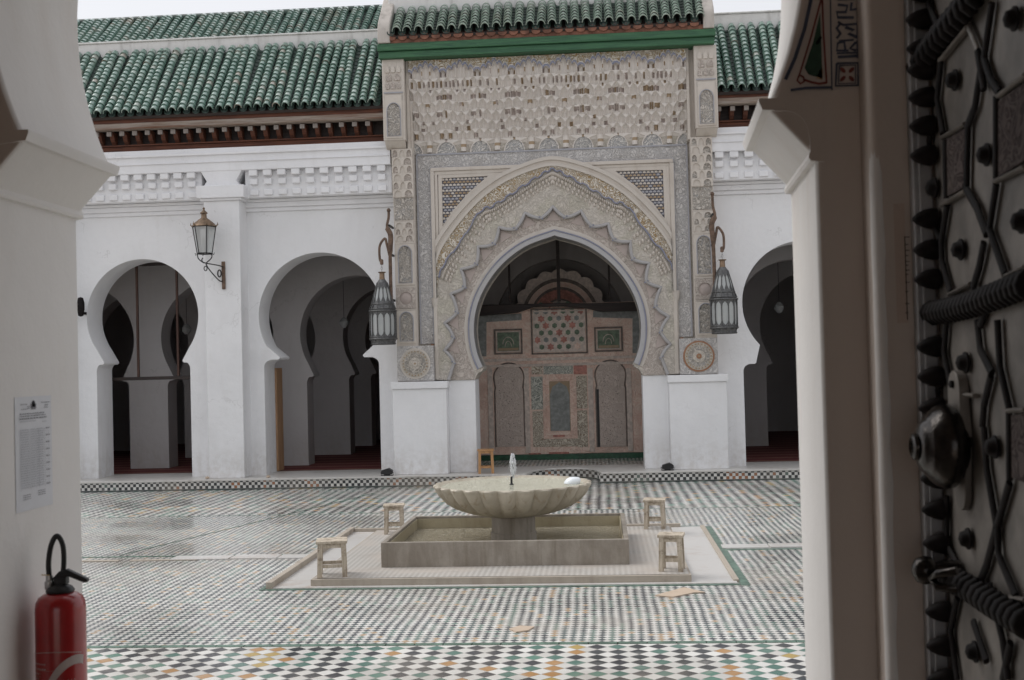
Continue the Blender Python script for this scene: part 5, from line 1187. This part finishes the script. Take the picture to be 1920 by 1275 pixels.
# small knocker below
k1 = D(1800, 1068); m = MB().lathe([(.02, 0), (.02, .03), (.016, .05), (.027, .058), (.030, .072), (.024, .088), (.010, .096), (0, .097)], k1, 20, ax=dirL)
m.tube([D(1795, 1070, .04), D(1760, 1075, .07), D(1748, 1085, .075), D(1758, 1100, .07), D(1800, 1105, .03)], .009, 6); m.build('small_knocker', 'bronze', dr, smooth=60)
m = MB()                              # hairline crack repairs on the wall beside the door
for i, yy in enumerate((443, 457, 468, 478, 489, 496, 505, 513, 528, 545, 568, 585)):
    a, b = P(1697, yy, cyn-rc), P(1705-(i % 2)*2, yy+2, cyn-rc); m.box(min(a[0], b[0]), max(a[0], b[0]), cyn-rc-.0015, cyn-rc+.001, b[1], b[1]+.0016)
a, b = P(1696, 443, cyn-rc), P(1700, 600, cyn-rc); m.box(a[0]-.0008, a[0]+.001, cyn-rc-.0015, cyn-rc+.001, b[1], a[1])
m.build('scratched_marks', 'bronze_dark', en, smooth=0)
a, b = P(1675, 382, cyn-rc), P(1703, 605, cyn-rc); m = MB(); m.box(a[0], b[0], cyn-rc-.0009, cyn-rc+.001, b[1], a[1]); m.build('plaster_patch', plaster('passage_plaster_patch', (.52, .42, .36), (.4, .3, .25), .4), en, smooth=0)

# ------------------------------------------------------------------ fire extinguisher and notice on the left jamb
ex, ey = -1.408, 2.95; ez = 1.285
t = thing('fire_extinguisher', 'red fire extinguisher with black hose fixed to the left jamb', 'fire extinguisher', (ex, ey, ez))
rr_ = .0625
m = MB().lathe([(0, 0), (.045, .002), (rr_-.004, .012), (rr_, .03), (rr_, .418), (rr_-.002, .434), (rr_-.009, .447), (rr_-.020, .454), (.030, .459), (.026, .460), (0, .461)], (ex, ey, ez), 40); m.build('cylinder', 'red', t, smooth=50)
zt = ez+.46
m = MB().lathe([(.034, -.004), (.036, .003), (.030, .012), (.018, .018), (.014, .022), (.0, .023)], (ex-.0, ey, zt), 20); m.box(ex-.012, ex+.02, ey-.012, ey+.012, zt+.018, zt+.040); m.build('valve', 'black', t, bevel=.003)
m = MB().lathe([(.011, .010), (.0125, .014), (.0125, .030), (.009, .034), (.009, .046), (0, .047)], (ex-.026, ey-.005, zt-.004), 12); m.build('fitting', 'silver', t)
m = MB(); m.plate([(ex-.018, zt+.034), (ex+.0, zt+.052), (ex+.02, zt+.058), (ex+.076, zt+.032), (ex+.074, zt+.022), (ex+.062, zt+.024), (ex+.022, zt+.040), (ex+.006, zt+.030), (ex-.012, zt+.026)], ey-.009, ey+.009); m.build('lever', 'black', t, bevel=.003)
ho = smoothpts([(ex-.026, ey-.005, zt+.035), (ex-.0275, ey-.005, zt+.075), (ex-.020, ey-.004, zt+.12), (ex-.006, ey, zt+.143), (ex+.007, ey+.004, zt+.118), (ex+.008, ey+.006, zt+.07), (ex+.002, ey+.006, zt+.03)], 6)
m = MB().tube(ho, .0068, 10); m.build('hose', 'black', t, smooth=70)
m = MB(); m.tube([(ex-.04, ey-.02, zt+.046), (ex-.02, ey-.015, zt+.044)], .0015, 5); m.build('pin', 'brass', t)
m = MB()
def cyl(a, z, h=.0012): return (ex+(rr_+h)*math.sin(a), ey-(rr_+h)*math.cos(a), ez+z)
def band(f, n=28, mi=0, h=.0012):
    vs = []; 
    for i in range(n+1): (a, z1), (b, z2) = f(i/n); vs += [cyl(a, z1, h), cyl(b, z2, h)]
    m.add(vs, [(2*i, 2*i+1, 2*i+3, 2*i+2) for i in range(n)], mi)
band(lambda t_: ((-1.45, .15+.16*t_), (-1.25, .15+.16*t_)))                                    # pale printed edge
band(lambda t_: ((-1.2+2.5*t_, .305+.012*math.sin(t_*3)), (-1.2+2.5*t_, .3065+.012*math.sin(t_*3))))
def sw(t_):
    a = PI*.98-t_*1.75; c_, r1_, r2_ = (1.05, .10), 1.62, 1.40
    return ((c_[0]+r1_*math.cos(a), c_[1]+.205*math.sin(a)), (c_[0]+r2_*math.cos(a), c_[1]+.182*math.sin(a)))
band(sw)
rnd = random.Random(4)
for row, (z_, a0_, a1_, hh) in enumerate(((.262, -.9, -.45, .002), (.27, -.8, .1, .002), (.254, -.85, -.5, .002), (.20, .1, .95, .002), (.19, .0, 1.0, .002), (.178, .1, .95, .002), (.168, -.05, .8, .002), (.155, -.1, .9, .0025))):
    a = a0_
    while a < a1_: wd = rnd.uniform(.03, .12); band(lambda t_: ((a+wd*t_, z_), (a+wd*t_, z_+hh)), 3, 1); a += wd+.035
# large illegible print at the foot of the label, partly cut by the photo edge
rnd = random.Random(11)
for row in range(9):
    z_ = .285-row*.0125; a = -.95 if row > 5 else -.95+row*.02
    while a < (-.55 if 1 < row < 8 else -.2): wd = rnd.uniform(.02, .07); band(lambda t_: ((a+wd*t_, z_), (a+wd*t_, z_+.0035)), 2, 0); a += wd+.04
for row in range(5):
    z_ = .235-row*.016; a = .15
    while a < .95: wd = rnd.uniform(.05, .16); band(lambda t_: ((a+wd*t_, z_+.008*t_), (a+wd*t_, z_+.004+.008*t_)), 2, 0); a += wd+.05
a = -.25
for k in range(5):
    for dz in (0, .012): band(lambda t_: ((a+.13*t_, .118+dz), (a+.13*t_, .122+dz)), 3, 0)
    band(lambda t_: ((a+.03*t_, .118), (a+.03*t_, .136)), 2, 0); band(lambda t_: ((a+.10+.03*t_, .118), (a+.10+.03*t_, .136)), 2, 0); a += .2
m.build('printed_label', ['label', 'sc_red'], t, smooth=0)
# notice
ny0, ny1, nz0, nz1 = 2.885, 3.085, 1.955, 2.25
no = thing('notice', 'white printed sheet with a table and crest stuck to the left jamb', 'notice', (JL, 2.985, 1.955))
def NP(u, v, h=.002): return (JL+h-.0008, ny0+(ny1-ny0)*u, nz0+(nz1-nz0)*v-.0*u)
m = MB(); n1, n2 = 6, 8; m.add([NP(i/n1, j/n2) for j in range(n2+1) for i in range(n1+1)], [(j*(n1+1)+i, j*(n1+1)+i+1, (j+1)*(n1+1)+i+1, (j+1)*(n1+1)+i) for j in range(n2) for i in range(n1)]); m.build('sheet', 'paper', no, smooth=60)
m = MB()
def nb(u0, u1, v0, v1, mi=0): m.add([NP(u0, v0, .0035), NP(u1, v0, .0035), NP(u1, v1, .0035), NP(u0, v1, .0035)], [(0, 1, 2, 3)], mi)
# crest: dark shield with a small crown on top
nb(.42, .56, .895, .935, 0); nb(.45, .53, .905, .95, 2); nb(.47, .51, .95, .962, 2); nb(.43, .55, .885, .895, 0); nb(.455, .475, .93, .955, 2); nb(.505, .525, .93, .955, 2)
rnd = random.Random(9)
def textline(u0, u1, v, mi=0, hh=.006):
    u = u0
    while u < u1: wd = rnd.uniform(.015, .06); nb(u, min(u1, u+wd), v, v+hh, mi); u += wd+.012
textline(.14, .33, .93); textline(.32, .38, .91); textline(.32, .38, .895); textline(.16, .34, .888); textline(.70, .95, .938); textline(.80, .9, .912); textline(.78, .9, .892)
textline(.12, .78, .845, 0, .008); textline(.12, .82, .825, 0, .008); textline(.11, .85, .802, 0, .01); textline(.12, .55, .78, 1)
textline(.72, .85, .765, 1)
for r_ in range(25):
    v = .70-r_*.021; nb(.12, .90, v, v+.0012, 1); textline(.13, .36, v+.006, 1, .006); textline(.4, .52, v+.006, 1, .006); textline(.55, .75, v+.006, 1, .006)
    if r_ % 3 == 0: textline(.82, .93, v+.004, 0, .008)
for u in (.12, .38, .53, .62, .78, .90): nb(u, u+.004, .18, .71, 1)
for k in range(3): textline(.18, .38, .135-k*.018, 0, .006); textline(.58, .78, .15-k*.018, 0, .006)
m.build('print', ['ink', 'ink2', 'ink3'], no, smooth=0)
